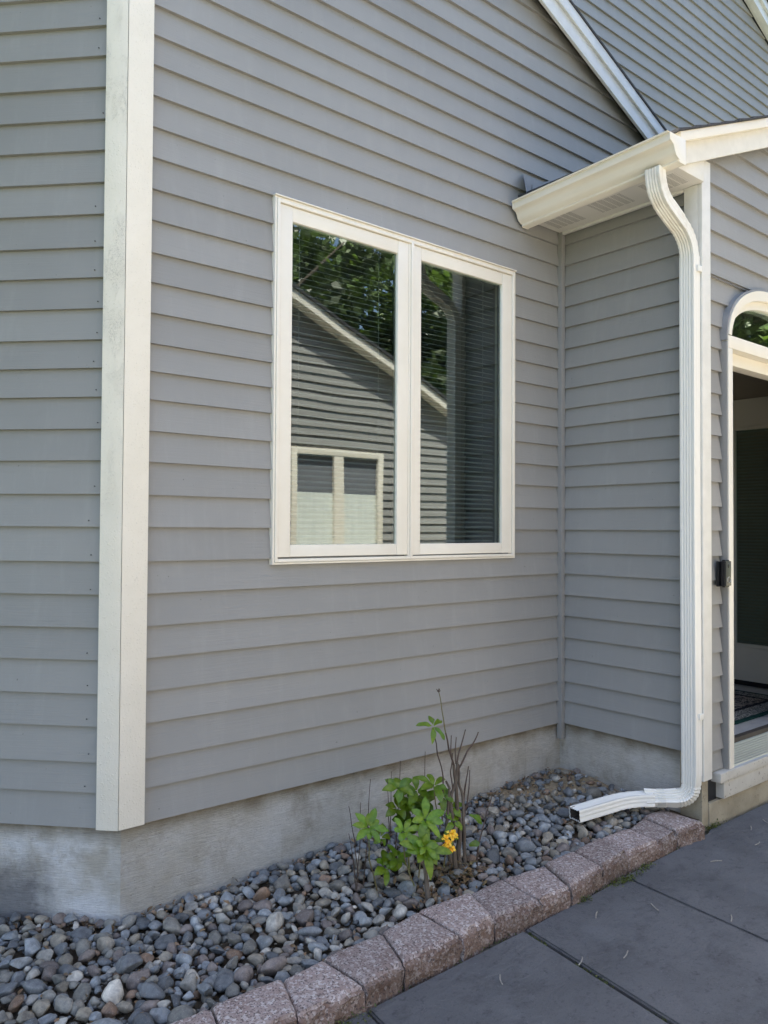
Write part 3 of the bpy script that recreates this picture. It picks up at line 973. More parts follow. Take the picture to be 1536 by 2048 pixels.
# --- main gable rake on the right and the roofs that shade the yard
mr = empty('main_roof', parent=house)
tag(mr, 'pale rake trim running down the upper gable')
XR0, XR1 = -.5, 3.40
def rl(off): return [(XR0, roof_z(XR0) + off), (XR1, roof_z(XR1) + off)]
def strip(name, lo, hi, y0, y1, mat, bev=.002):
    a, b = rl(lo), rl(hi)
    return prism(name, [a[0], a[1], b[1], b[0]], 'y', y0, y1, mat, mr, bev)
strip('rake_gap_shade', -.105, -.02, -.0475, -.001, MT['wood_dark'])  # dark strip stands in for the shade in the gap behind the board
strip('rake_board', -.167, -.066, -.066, -.048, MT['rake_metal'])
strip('rake_trim', -.073, .000, -.082, -.0665, MT['rake_metal'])
prism('roof_slab', [(XR0, roof_z(XR0) + .001), (XR1, roof_z(XR1) + .001), (XR1, roof_z(XR1) + .014), (XR0, roof_z(XR0) + .014)], 'y', -.088, 6.5, MT['shingle'], mr)
prism('roof_slab', [(XR0 - .001, roof_z(XR0) + .001), (XR0 - .001, roof_z(XR0) + .035), (-5.0, roof_z(XR0) + .035 - 4.5 * SL), (-5.0, roof_z(XR0) + .001 - 4.5 * SL)], 'y', -.10, 6.5, MT['shingle'], mr)
# --- upper wall set back
uw = empty('upper_wall', parent=house)
tag(uw, 'set back grey clapboard wall above the porch roof')
UY = .85
def ur_z(x): return 6.479 - .412 * (x - 6.33)
def ur_x(z): return 6.33 + (6.479 - z) / .412
zz = 3.40
while zz < 7.3:
    e = .1115 + random.uniform(-.002, .002)
    x1b, x1t = min(8.4, ur_x(zz) - .02), min(8.4, ur_x(zz + e) - .02)
    board(uw, (0, UY, 0), (1, 0, 0), (0, -1, 0), 2.3, x1b, 2.3, x1t, zz, zz + e)
    zz += e
prism('sheathing', [(2.3, 3.2), (8.5, 3.2), (8.5, ur_z(8.5)), (2.3, ur_z(2.3))], 'y', UY + .0250, UY + .12, MT['siding'], uw)
for lo, hi, y0, y1, nm, mt in ((.0, .115, UY - .075, UY - .002, 'rake_board', 'rake_metal'), (.09, .165, UY - .10, UY - .0755, 'rake_trim', 'rake_metal')):
    prism(nm, [(2.0, ur_z(2.0) + lo), (8.8, ur_z(8.8) + lo), (8.8, ur_z(8.8) + hi), (2.0, ur_z(2.0) + hi)], 'y', y0, y1, MT[mt], uw, .002)
prism('roof_slab', [(2.0, ur_z(2.0) + .166), (8.8, ur_z(8.8) + .166), (8.8, ur_z(8.8) + .20), (2.0, ur_z(2.0) + .20)], 'y', UY - .12, 6.5, MT['shingle'], uw)
box('back_wall', -5, 8.4, 6.3, 6.5, -.1, 5.4, MT['siding'], house)
box('side_wall', 8.4, 8.5, UY + .13, 6.29, -.1, 5.4, MT['siding'], house)

# ------------------------------------------------------------------ rain gutter
gt = tag(empty('rain_gutter', (2.03, -.45, 3.0)), 'cream rain gutter along the short porch eave', 'gutter')
prof = [(2.082, .112), (2.082, .004), (2.078, 0), (2.036, 0), (2.030, .004), (2.030, .012), (2.020, .018), (2.008, .024), (1.998, .036), (1.992, .052), (1.984, .064), (1.972, .070), (1.960, .074), (1.957, .080), (1.957, .104), (1.953, .108), (1.945, .106), (1.943, .1125), (1.962, .1135), (1.962, .108)]
def gz(y): return 2.985 - .010 * (y + .9) / .9 - .016 * max(0, (y + .9) / .9)
V, F = [], []
ys = [-.020, -.24, -.46, -.68, -.908]
for y in ys:
    for (px, pz) in prof:
        V.append((px, y, gz(y) + pz))
n = len(prof)
for i in range(len(ys) - 1):
    for k in range(n - 1):
        F.append((i * n + k, i * n + k + 1, (i + 1) * n + k + 1, (i + 1) * n + k))
mesh('trough', V, F, MT['gutter'], gt, True, 35)
for y, nm in ((-.908, 'end_cap'), (-.020, 'end_cap')):
    pts = prof[:16]
    s = -1 if y < -.5 else 1
    prism(nm, [(a - (.002 if a < 2.03 else -.002), b + gz(y) + (-.002 if b < .03 else .001)) for a, b in pts], 'y', y, y + s * .006, MT['gutter'], gt, .001)
me_screw = bmesh.new()
bmesh.ops.create_icosphere(me_screw, subdivisions=1, radius=.005)
sm = bpy.data.meshes.new('rivet'); me_screw.to_mesh(sm); me_screw.free(); sm.materials.append(MT['gutter'])
for y in (-.12, -.34, -.6):
    o = bpy.data.objects.new('rivet', sm); C.objects.link(o); o.parent = gt
    o.location = Vector((1.955, y, gz(y) + .113)) - gt.location

# ------------------------------------------------------------------ downspout
ds = tag(empty('downspout', (2.339, -.79, .1)), 'ribbed white downspout bending from the gutter down to the stones', 'downspout')
HW, HD = .038, .0275       # half wide (along y), half deep (along x)
def pipe_profile():
    pts = []
    def side(p0, p1, ribs, depth):
        p0, p1 = Vector(p0), Vector(p1)
        d = p1 - p0
        nn = Vector((d.y, -d.x)).normalized()
        out = [p0 + d * .0]
        m = ribs
        for i in range(m):
            a = .09 + .84 * i / m
            w_ = .84 / m
            out += [p0 + d * (a + w_ * .02), p0 + d * (a + w_ * .44) - nn * depth, p0 + d * (a + w_ * .56) - nn * depth, p0 + d * (a + w_ * .96)]
        return out
    c = .006
    cs = [(-HW, -HD), (HW, -HD), (HW, HD), (-HW, HD)]
    for i in range(4):
        a, b = Vector(cs[i]), Vector(cs[(i + 1) % 4])
        dd = (b - a).normalized()
        pts += [a + dd * c * .3 + 0 * dd]
        pts += side(a + dd * c, b - dd * c, 4 if i % 2 == 0 else 2, .0062 if i % 2 == 0 else .0024)
        pts += [b - dd * c]
    return pts
PP = pipe_profile()
def rounded(path, rad, step=7):
    path = [Vector(p) for p in path]
    out, bend = [path[0]], [0]
    for i in range(1, len(path) - 1):
        a, b, c = path[i - 1], path[i], path[i + 1]
        r = min(rad[i - 1], (a - b).length * (.95 if i == 1 else .48), (c - b).length * (.95 if i == len(path) - 2 else .48))
        p0, p1 = b + (a - b).normalized() * r, b + (c - b).normalized() * r
        for k in range(step + 1):
            t_ = k / step
            out.append(p0.lerp(b, t_).lerp(b.lerp(p1, t_), t_)); bend.append(1)
    out.append(path[-1]); bend.append(0)
    return out, bend
def sweep(name, path, rad, u0, crimp=.06, scale=1.0, step=14, mat=None):
    pts, bend = rounded(path, rad, step)
    u = Vector(u0)
    V, F = [], []
    n = len(PP)
    for i, p in enumerate(pts):
        d = (pts[min(i + 1, len(pts) - 1)] - pts[max(i - 1, 0)]).normalized()
        u = (u - d * u.dot(d)).normalized()
        v = d.cross(u)
        k = scale * (1 - (crimp if (bend[i] and i % 2 == 0) else 0))
        for q in PP:
            V.append(p + u * q.x * k + v * q.y * k)
    for i in range(len(pts) - 1):
        for k in range(n):
            F.append((i * n + k, i * n + (k + 1) % n, (i + 1) * n + (k + 1) % n, (i + 1) * n + k))
    return mesh(name, V, F, mat or MT['pipe'], ds, True, 32)
PX, PY = 2.3375, -.7885
sweep('upper_elbow', [(2.030, -.797, 2.990), (2.028, -.797, 2.886), (2.215, -.793, 2.800)], [.100], (0, 1, 0), .03)
sweep('lower_elbow', [(2.150, -.794, 2.828), (PX, PY, 2.745), (PX, PY, 2.630)], [.105], (0, 1, 0), .045, .965)
sweep('pipe', [(PX, PY, 2.665), (PX, PY, 1.4), (PX, PY - .004, .215)], [.01], (0, 1, 0), 0, 1.0, 1)
sweep('base_elbow', [(PX, PY - .004, .245), (PX - .004, PY - .002, .108), (2.245, -.688, .098), (2.19, -.636, .096)], [.10, .02], (0, 1, 0), .085, .975, 18)
sweep('outlet_pipe', [(2.215, -.662, .096), (2.125, -.585, .092), (1.822, -.510, .066)], [.09], (.55, .8, 0), .035, 1.0, 10)
sweep('outlet_shade_sleeve', [(2.06, -.569, .0865), (1.94, -.539, .076), (1.826, -.511, .0665)], [.01], (.55, .8, 0), 0, .93, 1, MT['wood_dark'])  # dark sleeve: shade and dirt inside the pipe mouth put into colour
for z in (2.60, .49):
    box('strap', PX - .004, 2.368, PY - HW - .010, PY - HW - .0005, z - .014, z + .014, MT['pipe'], ds, .002)
for y, z in ((-.765, .29), (-.79, .287), (-.815, .29)):
    o = bpy.data.objects.new('screw', sm); C.objects.link(o); o.parent = ds
    o.location = Vector((PX - HD - .0005, y, z)) - ds.location
    o.scale = (.5, .6, .6)

# ------------------------------------------------------------------ doorbell
db = tag(empty('doorbell', (2.57, -.845, 1.09)), 'black video doorbell on the siding beside the doorway', 'doorbell')
prism('wedge_mount', [(2.520, -.820), (2.576, -.820), (2.576, -.838), (2.520, -.832)], 'z', 1.090, 1.212, MT['black'], db, .002)
bm = bmesh.new(); add_box(bm, 2.522, 2.578, -.866, -.8385, 1.088, 1.220)
bmesh.ops.bevel(bm, geom=bm.edges[:], offset=.007, segments=3, affect='EDGES')
bm_obj('body', bm, MT['black'], db, True, 50)
box('face_plate', 2.526, 2.574, -.8675, -.8655, 1.096, 1.214, MT['bell_grey'], db, .0008)
V, F = [], []
for i in range(25):
    a = 2 * math.pi * i / 24
    V.append(Vector((2.550 + .014 * math.cos(a), -.8685, 1.124 + .014 * math.sin(a))))
tv, tf = tube_vf(V, [.0018] * 25, 6)
mesh('button_ring', tv, tf, MT['ring'], db, True)
bm = bmesh.new(); bmesh.ops.create_uvsphere(bm, u_segments=16, v_segments=8, radius=.011)
bmesh.ops.transform(bm, matrix=Matrix.Translation((2.550, -.8665, 1.190)) @ Matrix.Scale(.35, 4, (0, 1, 0)), verts=bm.verts)
bm_obj('camera_lens', bm, MT['black'], db, True)

# ------------------------------------------------------------------ blinds, rug
def slat_mesh(L, wd, axis):
    V, F = [], []
    for i in range(4):
        f = i / 3 - .5
        zc = .0022 * (1 - (2 * f) ** 2)
        for s in (-L / 2, L / 2):
            for th in (0, .0008):
                V.append((s, f * wd, zc + th) if axis == 'x' else (f * wd, s, zc + th))
    for i in range(3):
        a = i * 4
        F += [(a, a + 4, a + 6, a + 2), (a + 1, a + 3, a + 7, a + 5), (a, a + 1, a + 5, a + 4), (a + 2, a + 6, a + 7, a + 3)]
    F += [(0, 2, 3, 1), (12, 13, 15, 14)]
    me = bpy.data.meshes.new('slat')
    me.from_pydata(V, [], F); me.update()
    return me
def blind(name, label, x0, x1, z0, z1, y, pitch, tilt, mat, axis='x', wd=.026):
    c = ((x0 + x1) / 2, y, z0) if axis == 'x' else (y, (x0 + x1) / 2, z0)
    b = tag(empty(name, c), label, 'blind')
    me = slat_mesh(x1 - x0, wd, axis); me.materials.append(mat)
    n = int((z1 - z0) / pitch)
    for i in range(n):
        o = bpy.data.objects.new('slat', me); C.objects.link(o); o.parent = b
        o.location = (0, 0, i * pitch + random.uniform(-.0006, .0006))
        ta = tilt + random.uniform(-.05, .05)
        o.rotation_euler = (ta, 0, 0) if axis == 'x' else (0, ta, 0)
    for f in (.14, .86):
        s = x0 + (x1 - x0) * f
        if axis == 'x':
            box('cord', s - .0012, s + .0012, y - .0155, y - .0140, z0, z1, mat, b)
        else:
            box('cord', y - .0155, y - .0140, s - .0012, s + .0012, z0, z1, mat, b)
    if axis == 'x':
        box('head_rail', x0, x1, y - .02, y + .02, z1, z1 + .03, mat, b)
    else:
        box('head_rail', y - .012, y + .008, x0, x1, z1, z1 + .03, mat, b)
    return b
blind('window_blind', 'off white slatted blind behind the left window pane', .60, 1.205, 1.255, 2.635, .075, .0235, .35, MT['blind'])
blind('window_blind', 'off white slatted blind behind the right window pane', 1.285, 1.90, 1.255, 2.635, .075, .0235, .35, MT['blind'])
blind('door_blind', 'slatted blind behind the glass of the inner door', -.595, .050, .56, 2.075, FX1 - .017, .0235, -.9, MT['blind_dark'], 'y', .016)
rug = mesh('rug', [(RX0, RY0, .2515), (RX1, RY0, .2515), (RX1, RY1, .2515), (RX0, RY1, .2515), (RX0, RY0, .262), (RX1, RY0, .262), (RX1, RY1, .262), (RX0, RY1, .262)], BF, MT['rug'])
tag(rug, 'patterned floral rug with dark green edge on foyer tiles', 'rug')

# ------------------------------------------------------------------ edging blocks
eb = tag(empty('edging_border', (1.0, -.78, -.05)), 'row of pinkish grey concrete edging blocks beside the stones', 'edging')
JB = [(-.79, -.70), (-.56, -.715), (-.33, -.705), (-.099, -.719), (.129, -.724), (.29, -.704), (.529, -.705), (.712, -.675), (.961, -.685), (1.147, -.674), (1.377, -.698), (1.562, -.698), (1.771, -.679), (1.967, -.693), (2.150, -.653), (2.291, -.664)]
JF = [(-.80, -.91), (-.62, -.905), (-.33, -.91), (-.150, -.908), (.067, -.905), (.302, -.907), (.463, -.893), (.714, -.895), (.891, -.871), (1.125, -.890), (1.291, -.894), (1.529, -.867), (1.729, -.849), (1.944, -.865), (2.104, -.851), (2.290, -.882)]
for i in range(len(JB) - 1):
    g = .0032
    b0, b1, f0, f1 = Vector(JB[i]), Vector(JB[i + 1]), Vector(JF[i]), Vector(JF[i + 1])
    b0.x += g; f0.x += g; b1.x -= g; f1.x -= g
    zt = .030 + random.uniform(-.008, .005)
    zb = -.11
    bm = bmesh.new()
    NU, NV, NW = 16, 14, 8
    def P(u, v, w_):
        return Vector(((f0.lerp(f1, u)).lerp(b0.lerp(b1, u), v).x, (f0.lerp(f1, u)).lerp(b0.lerp(b1, u), v).y, zb + (zt - zb) * w_))
    vs = {}
    seed = Vector((i * 7.3, 3.1, 0))
    def gv(a, b, c):
        key = (a, b, c)
        if key not in vs:
            u, v, w_ = a / NU, b / NV, c / NW
            w_ = w_ ** .7
            p = P(u, v, w_)
            # round the top edges
            rr = .017
            eu = min(u, 1 - u) * .23; ev = min(v, 1 - v) * .2; ew_ = (1 - w_) * (zt - zb)
            def cut(e): return max(0, rr - e) / rr
            p.z -= (.0105 * cut(ev) ** 2 + .0075 * cut(eu) ** 2) * (1 if c == NW else .4)
            nse = noise.noise(p * 34 + seed) * .0035 + noise.noise(p * 90 + seed) * .0022
            if b == 0:
                p.y += -.003 - 3.0 * nse + (.013 * cut(ew_) ** 2) + noise.noise(p * 11 + seed) * .009
            elif c == NW:
                p.z += nse * .55
            else:
                p.y += nse * .3
            p.z += noise.noise(Vector((p.x * 5, p.y * 5, i))) * .002 if c == NW else 0
            vs[key] = bm.verts.new(p)
        return vs[key]
    for a in range(NU):
        for b in range(NV):
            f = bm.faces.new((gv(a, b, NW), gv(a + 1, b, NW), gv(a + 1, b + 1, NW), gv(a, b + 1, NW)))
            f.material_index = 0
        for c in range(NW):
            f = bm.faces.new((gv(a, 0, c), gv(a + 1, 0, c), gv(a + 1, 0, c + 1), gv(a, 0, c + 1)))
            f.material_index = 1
            bm.faces.new((gv(a, NV, c), gv(a, NV, c + 1), gv(a + 1, NV, c + 1), gv(a + 1, NV, c)))
    for b in range(NV):
        for c in range(NW):
            bm.faces.new((gv(0, b, c), gv(0, b, c + 1), gv(0, b + 1, c + 1), gv(0, b + 1, c)))
            bm.faces.new((gv(NU, b, c), gv(NU, b + 1, c), gv(NU, b + 1, c + 1), gv(NU, b, c + 1)))
    bmesh.ops.recalc_face_normals(bm, faces=bm.faces)
    me = bpy.data.meshes.new('block'); bm.to_mesh(me); bm.free()
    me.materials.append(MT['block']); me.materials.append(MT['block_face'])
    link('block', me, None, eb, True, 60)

# ------------------------------------------------------------------ azalea
pl = tag(empty('azalea', (1.05, -.5, .0)), 'small leafy azalea with orange yellow bloom and bare twigs in the stones', 'shrub')
def stem(name, pts, r0, r1, mat, n=7, wob=.004):
    P_ = [Vector(p) for p in pts]
    out = []
    for a, b in zip(P_, P_[1:]):
        for k in range(4):
            out.append(a.lerp(b, k / 4))
    out.append(P_[-1])
    s = Vector((random.uniform(0, 90), random.uniform(0, 90), 0))
    out = [p + Vector((noise.noise(p * 18 + s), noise.noise(p * 18 + s + Vector((9, 0, 0))), 0)) * wob * (0 if i == 0 else 1) for i, p in enumerate(out)]
    m = len(out)
    rr = [(r0 + (r1 - r0) * i / (m - 1)) * (1 + .18 * noise.noise(out[i] * 60)) for i in range(m)]
    V, F = tube_vf(out, rr, n)
    return mesh(name, V, F, mat, pl, True, 60)
stem('trunk', [(1.085, -.50, -.02), (1.104, -.487, .05), (1.112, -.487, .16), (1.094, -.487, .27), (1.078, -.487, .42)], .0125, .006, MT['bark'], 9, .010)
stem('trunk', [(1.075, -.51, -.02), (1.066, -.49, .12), (1.062, -.485, .25), (1.090, -.487, .36), (1.094, -.487, .43)], .0095, .005, MT['bark'], 9, .010)
stem('trunk', [(1.13, -.50, -.02), (1.135, -.487, .14), (1.128, -.487, .27), (1.108, -.487, .35), (1.103, -.487, .42)], .0075, .004, MT['bark'], 8, .010)
stem('trunk', [(.84, -.60, -.03), (.835, -.595, .03), (.843, -.575, .10), (.843, -.567, .165)], .013, .004, MT['bark'], 8)
stem('branch', [(1.05, -.50, .05), (1.03, -.49, .14), (1.05, -.48, .25), (1.062, -.475, .33), (1.05, -.47, .36)], .008, .004, MT['bark'])
tw = MT['twig']
stem('twig', [(1.078, -.487, .42), (1.046, -.487, .49), (1.03, -.487, .557)], .0042, .003, tw)
stem('twig', [(1.03, -.487, .557), (1.012, -.487, .64), (.992, -.487, .722)], .0026, .0016, MT['green_stem'])
for a in range(6):
    dx, dz = .010 * math.cos(a), .010 * abs(math.sin(a)) + .004
    stem('dry_bud', [(.991, -.487, .722), (.991 + dx, -.487 + .006 * math.sin(a * 2), .722 + dz)], .0022, .0012, tw, 5, 0)
stem('twig', [(1.10, -.487, .40), (1.15, -.487, .46), (1.19, -.487, .49), (1.217, -.487, .530)], .0042, .0022, tw)
stem('twig', [(1.092, -.487, .415), (1.12, -.475, .47), (1.163, -.467, .545)], .0038, .0022, tw)
stem('twig', [(1.08, -.48, .41), (1.078, -.465, .47), (1.092, -.457, .53)], .003, .0018, tw)
stem('twig', [(1.095, -.48, .42), (1.105, -.465, .47), (1.116, -.457, .52)], .003, .0018, tw)
stem('twig', [(1.07, -.487, .33), (1.06, -.487, .40), (1.07, -.487, .47)], .003, .002, tw)
stem('twig', [(1.14, -.475, .10), (1.164, -.457, .286), (1.200, -.447, .385)], .005, .002, tw)
stem('twig', [(1.15, -.475, .20), (1.19, -.46, .30), (1.205, -.45, .37)], .003, .0018, tw)
stem('twig', [(1.187, -.507, .0), (1.20, -.507, .09), (1.235, -.507, .18), (1.273, -.507, .262)], .004, .002, tw)
stem('twig', [(1.02, -.48, .20), (1.036, -.467, .372), (1.01, -.467, .47), (.985, -.467, .560)], .0032, .0022, tw)
for x, y, z0, x2, z1 in ((.73, -.35, .0, .759, .395), (.69, -.36, 0, .705, .32), (.69, -.37, .05, .642, .323), (.86, -.34, .0, .875, .40), (.90, -.33, .0, .930, .43), (.985, -.40, .1, 1.0, .47), (.845, -.36, .1, .838, .385), (.66, -.40, .0, .62, .235)):
    stem('twig', [(x, y, z0), ((x + x2) / 2 + .004, y, (z0 + z1) / 2), (x2, y, z1)], .0024, .0011, tw)
leafcol = [(1, 1, 1), (1.15, 1.08, .9), (.82, .95, 1.0), (.95, 1.05, .8)]
def leaf(base, d, L, W, upv, droop, shade, mat='leaf', name='leaf'):
    d = Vector(d).normalized(); upv = Vector(upv)
    side = d.cross(upv)
    if side.length < .05: side = d.cross(Vector((.3, .9, .2)))
    side.normalize(); nrm = side.cross(d).normalized()
    V, F, nn_ = [], [], 9
    for i in range(nn_):
        f = i / (nn_ - 1)
        wd = W * .5 * (math.sin(math.pi * min(1, f ** 1.25 * .97 + .03)) ** .75) * (1 if f < .97 else .25)
        c = Vector(base) + d * L * f + nrm * (-droop * L * f * f + .05 * L * math.sin(f * 3.1))
        wv = .003 * math.sin(f * 9 + L * 300)
        V += [c - side * wd + nrm * (wd * .28 + wv), c, c + side * wd + nrm * (wd * .28 - wv)]
    for i in range(nn_ - 1):
        a = i * 3
        F += [(a, a + 1, a + 4, a + 3), (a + 1, a + 2, a + 5, a + 4)]
    ob = mesh(name, V, F, MT[mat], pl, True)
    ca = ob.data.color_attributes.new('Col', 'FLOAT_COLOR', 'POINT')
    for i in range(len(V)):
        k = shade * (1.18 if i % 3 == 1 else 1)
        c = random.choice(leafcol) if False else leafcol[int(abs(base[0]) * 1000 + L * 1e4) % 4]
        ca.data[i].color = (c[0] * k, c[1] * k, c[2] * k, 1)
    return ob
# viewer-facing whorls are tipped a little towards the open yard, as leaves turn to the light
def whorl(c, n, L, W, tip, a0, shade, spread=.55, droop=.25, skip=()):
    tip = Vector(tip).normalized()
    e1 = tip.orthogonal().normalized(); e2 = tip.cross(e1)
    for i in range(n):
        if i in skip: continue
        a = a0 + 2 * math.pi * i / n + random.uniform(-.22, .22)
        d = (e1 * math.cos(a) + e2 * math.sin(a)) * 1.0 + tip * random.uniform(spread - .25, spread + .2)
        l = L * random.uniform(.55, 1.15)
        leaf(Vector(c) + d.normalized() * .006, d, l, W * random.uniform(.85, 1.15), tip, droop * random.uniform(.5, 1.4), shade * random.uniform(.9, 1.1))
T1 = (-.25, -.75, .62)
stem('petiole', [(.843, -.567, .13), (.843, -.567, .172)], .003, .002, MT['green_stem'])
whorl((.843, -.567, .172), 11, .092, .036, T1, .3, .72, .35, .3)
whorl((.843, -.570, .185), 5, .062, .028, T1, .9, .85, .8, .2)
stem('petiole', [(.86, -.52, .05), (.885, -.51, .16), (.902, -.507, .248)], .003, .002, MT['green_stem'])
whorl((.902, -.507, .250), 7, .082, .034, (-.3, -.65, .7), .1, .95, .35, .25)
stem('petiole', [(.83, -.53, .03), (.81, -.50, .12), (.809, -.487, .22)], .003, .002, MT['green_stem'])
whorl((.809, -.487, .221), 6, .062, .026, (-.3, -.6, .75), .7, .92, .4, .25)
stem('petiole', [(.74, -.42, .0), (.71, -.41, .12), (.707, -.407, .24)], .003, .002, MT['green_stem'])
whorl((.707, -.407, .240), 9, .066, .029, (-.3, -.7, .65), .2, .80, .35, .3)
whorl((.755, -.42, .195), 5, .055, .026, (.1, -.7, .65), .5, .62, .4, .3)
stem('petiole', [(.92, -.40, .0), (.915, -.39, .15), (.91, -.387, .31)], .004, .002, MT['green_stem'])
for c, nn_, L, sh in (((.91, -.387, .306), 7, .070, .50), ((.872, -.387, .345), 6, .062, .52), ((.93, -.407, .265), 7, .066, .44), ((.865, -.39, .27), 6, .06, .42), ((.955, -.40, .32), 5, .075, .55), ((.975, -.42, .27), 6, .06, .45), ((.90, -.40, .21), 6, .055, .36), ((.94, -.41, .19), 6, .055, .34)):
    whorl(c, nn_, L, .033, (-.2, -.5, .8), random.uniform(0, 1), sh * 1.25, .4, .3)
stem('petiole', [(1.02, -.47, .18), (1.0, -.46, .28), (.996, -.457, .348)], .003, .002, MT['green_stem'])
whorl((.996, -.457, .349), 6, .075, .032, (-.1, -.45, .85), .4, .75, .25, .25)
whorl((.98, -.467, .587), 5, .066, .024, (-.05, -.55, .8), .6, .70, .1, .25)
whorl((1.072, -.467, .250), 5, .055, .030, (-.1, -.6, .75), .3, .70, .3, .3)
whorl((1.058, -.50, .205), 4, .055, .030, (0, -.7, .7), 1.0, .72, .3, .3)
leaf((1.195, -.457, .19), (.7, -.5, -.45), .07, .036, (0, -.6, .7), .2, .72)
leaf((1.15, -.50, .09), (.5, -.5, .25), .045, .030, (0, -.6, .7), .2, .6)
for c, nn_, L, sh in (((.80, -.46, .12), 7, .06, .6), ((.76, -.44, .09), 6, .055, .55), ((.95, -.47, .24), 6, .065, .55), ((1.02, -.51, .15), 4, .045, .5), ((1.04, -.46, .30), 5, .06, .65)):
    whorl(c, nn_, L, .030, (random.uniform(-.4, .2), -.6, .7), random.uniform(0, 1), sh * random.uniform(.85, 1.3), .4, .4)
# orange-yellow truss of bloom
stem('petiole', [(.98, -.53, .06), (.972, -.55, .13), (.965, -.557, .178)], .003, .002, MT['green_stem'])
for c, s in (((.952, -.572, .172), 1.0), ((.972, -.575, .203), .85), ((1.000, -.565, .180), .7), ((.962, -.580, .150), .8), ((.945, -.576, .190), .7)):
    for i in range(13):
        d = Vector((random.gauss(0, 1), random.gauss(-.5, .8), random.gauss(.15, .9))).normalized()
        leaf(Vector(c), d, .026 * s * random.uniform(.8, 1.25), .013 * s, (0, -.6, .8), random.uniform(-.3, .5), random.choice((.9, 1.0, 1.1)), 'petal', 'petal')
# dead brown leaves caught at the base
for i in range(26):
    a = random.uniform(0, 6.28); rr = random.uniform(.02, .13)
    x, y = 1.03 + rr * math.cos(a), -.53 + rr * .7 * math.sin(a)
    leaf((x, y, bed_z(x, y) + .02 + random.uniform(0, .03)), (random.gauss(0, 1), random.gauss(0, 1), random.uniform(-.2, .5)), random.uniform(.03, .055), .02, (0, 0, 1), random.uniform(-.4, .4), random.uniform(.35, .7), 'litter', 'dead_leaf')

# ------------------------------------------------------------------ leaf litter, moss, catkins
def scatter_flakes(name, pts, size, mat, kind, parent=None, colr=(.5, 1.1), flat=.5):
    V, F, Cc = [], [], []
    for (x, y, z) in pts:
        s = size * random.uniform(.5, 1.3)
        d = Vector((random.gauss(0, 1), random.gauss(0, 1), random.gauss(0, flat))).normalized()
        sd_ = d.cross(Vector((random.gauss(0, .4), random.gauss(0, .4), 1))).normalized()
        nr = sd_.cross(d)
        b = len(V)
        c = Vector((x, y, z))
        k = random.uniform(*colr)
        for f, wd, h in ((0, .12, 0), (.35, .5, .12), (.7, .42, .06), (1, .05, -.1)):
            V += [c + d * s * f - sd_ * s * wd * .5 + nr * s * h, c + d * s * f + sd_ * s * wd * .5 + nr * s * (h + random.uniform(-.15, .15))]
            Cc += [(k, k * random.uniform(.85, 1), k * .9, 1)] * 2
        for j in range(3):
            F.append((b + j * 2, b + j * 2 + 1, b + j * 2 + 3, b + j * 2 + 2))
    return tag(np_mesh(name, np.array([tuple(v) for v in V]), np.array(F), mat, parent, True, np.array(Cc)), kind=kind)
lp = []
for _ in range(420):
    x = random.uniform(-.05, 2.3); y = .02 - abs(random.gauss(0, .06))
    lp.append((x, y, bed_z(x, y) + random.uniform(-.004, .014)))
for _ in range(160):
    f = random.uniform(0, 1.2); pz = L0 + LD * f + LN * (abs(random.gauss(0, .05)) - .01)
    lp.append((pz.x, pz.y, bed_z(pz.x, pz.y) + random.uniform(0, .012)))
for _ in range(260):
    x, y = random.gauss(1.04, .10), random.gauss(-.53, .06)
    lp.append((x, y, bed_z(x, y) + random.uniform(0, .02)))
for _ in range(110):
    x, y = random.gauss(.86, .045), random.gauss(-.60, .03)
    lp.append((x, y, bed_z(x, y) + random.uniform(0, .022)))
for _ in range(330):
    x, y = random.uniform(-.6, 2.3), random.uniform(-.68, .0)
    if in_bed(x, y, .01): lp.append((x, y, bed_z(x, y) + random.uniform(.004, .026)))
ll = scatter_flakes('leaf_litter', lp, .022, MT['litter'], 'stuff')
tag(ll, 'dry brown leaf litter among the stones along the foundation', 'leaf litter')
mp = []
for cx, cy, sx, sy, n in ((1.62, -.905, .06, .008, 500), (.10, -.93, .10, .016, 800), (-.1, -.94, .10, .014, 500), (2.46, -.835, .04, .008, 260), (1.36, -.905, .02, .006, 120), (1.80, -.89, .03, .005, 150)):
    for _ in range(n):
        x, y = random.gauss(cx, sx), random.gauss(cy, sy)
        mp.append((x, y, -.06 + random.uniform(0, .030)))
for _ in range(900):
    y = -.91 - abs(random.gauss(0, .35)); x = xj(1.021, y) + random.uniform(-.007, .007)
    if noise.noise(Vector((0, y * 7, 2))) > -.05: mp.append((x, y, -.066 + random.uniform(0, .012)))
for _ in range(500):
    x = random.uniform(-.3, 2.3); mp.append((x, -.895 + .016 * x + random.uniform(-.008, .006), -.058 + random.uniform(0, .012)))
ms_ = scatter_flakes('moss', mp, .009, MT['moss'], 'stuff', None, (.5, 1.3), 1.5)
tag(ms_, 'green moss tufts in the gap beside the edging blocks', 'moss')
CATS = (
    (.72, -1.06, .9, 'pale fallen catkin on the left slab, nearest the picture edge'),
    (1.00, -1.15, .5, 'pale fallen catkin lying across the wide slab joint'),
    (1.15, -1.22, .2, 'pale fallen catkin just right of the wide slab joint'),
    (1.52, -1.10, 1.2, 'pale fallen catkin just left of the thin slab joint'),
    (1.66, -1.32, .6, 'pale fallen catkin just right of the thin slab joint, nearest front'),
    (2.09, -1.04, -.5, 'pale fallen catkin midway between thin slab joint and doorway'),
    (2.72, -.96, .8, 'pale fallen catkin at right picture edge below the door sill'),
    (2.58, -.955, .3, 'pale fallen catkin below the left end of the door sill'),
    (1.30, -1.0, .4, 'pale fallen catkin near the edging blocks on the middle slab'),
    (2.42, -1.06, .1, 'pale fallen catkin in front of the last edging block'))
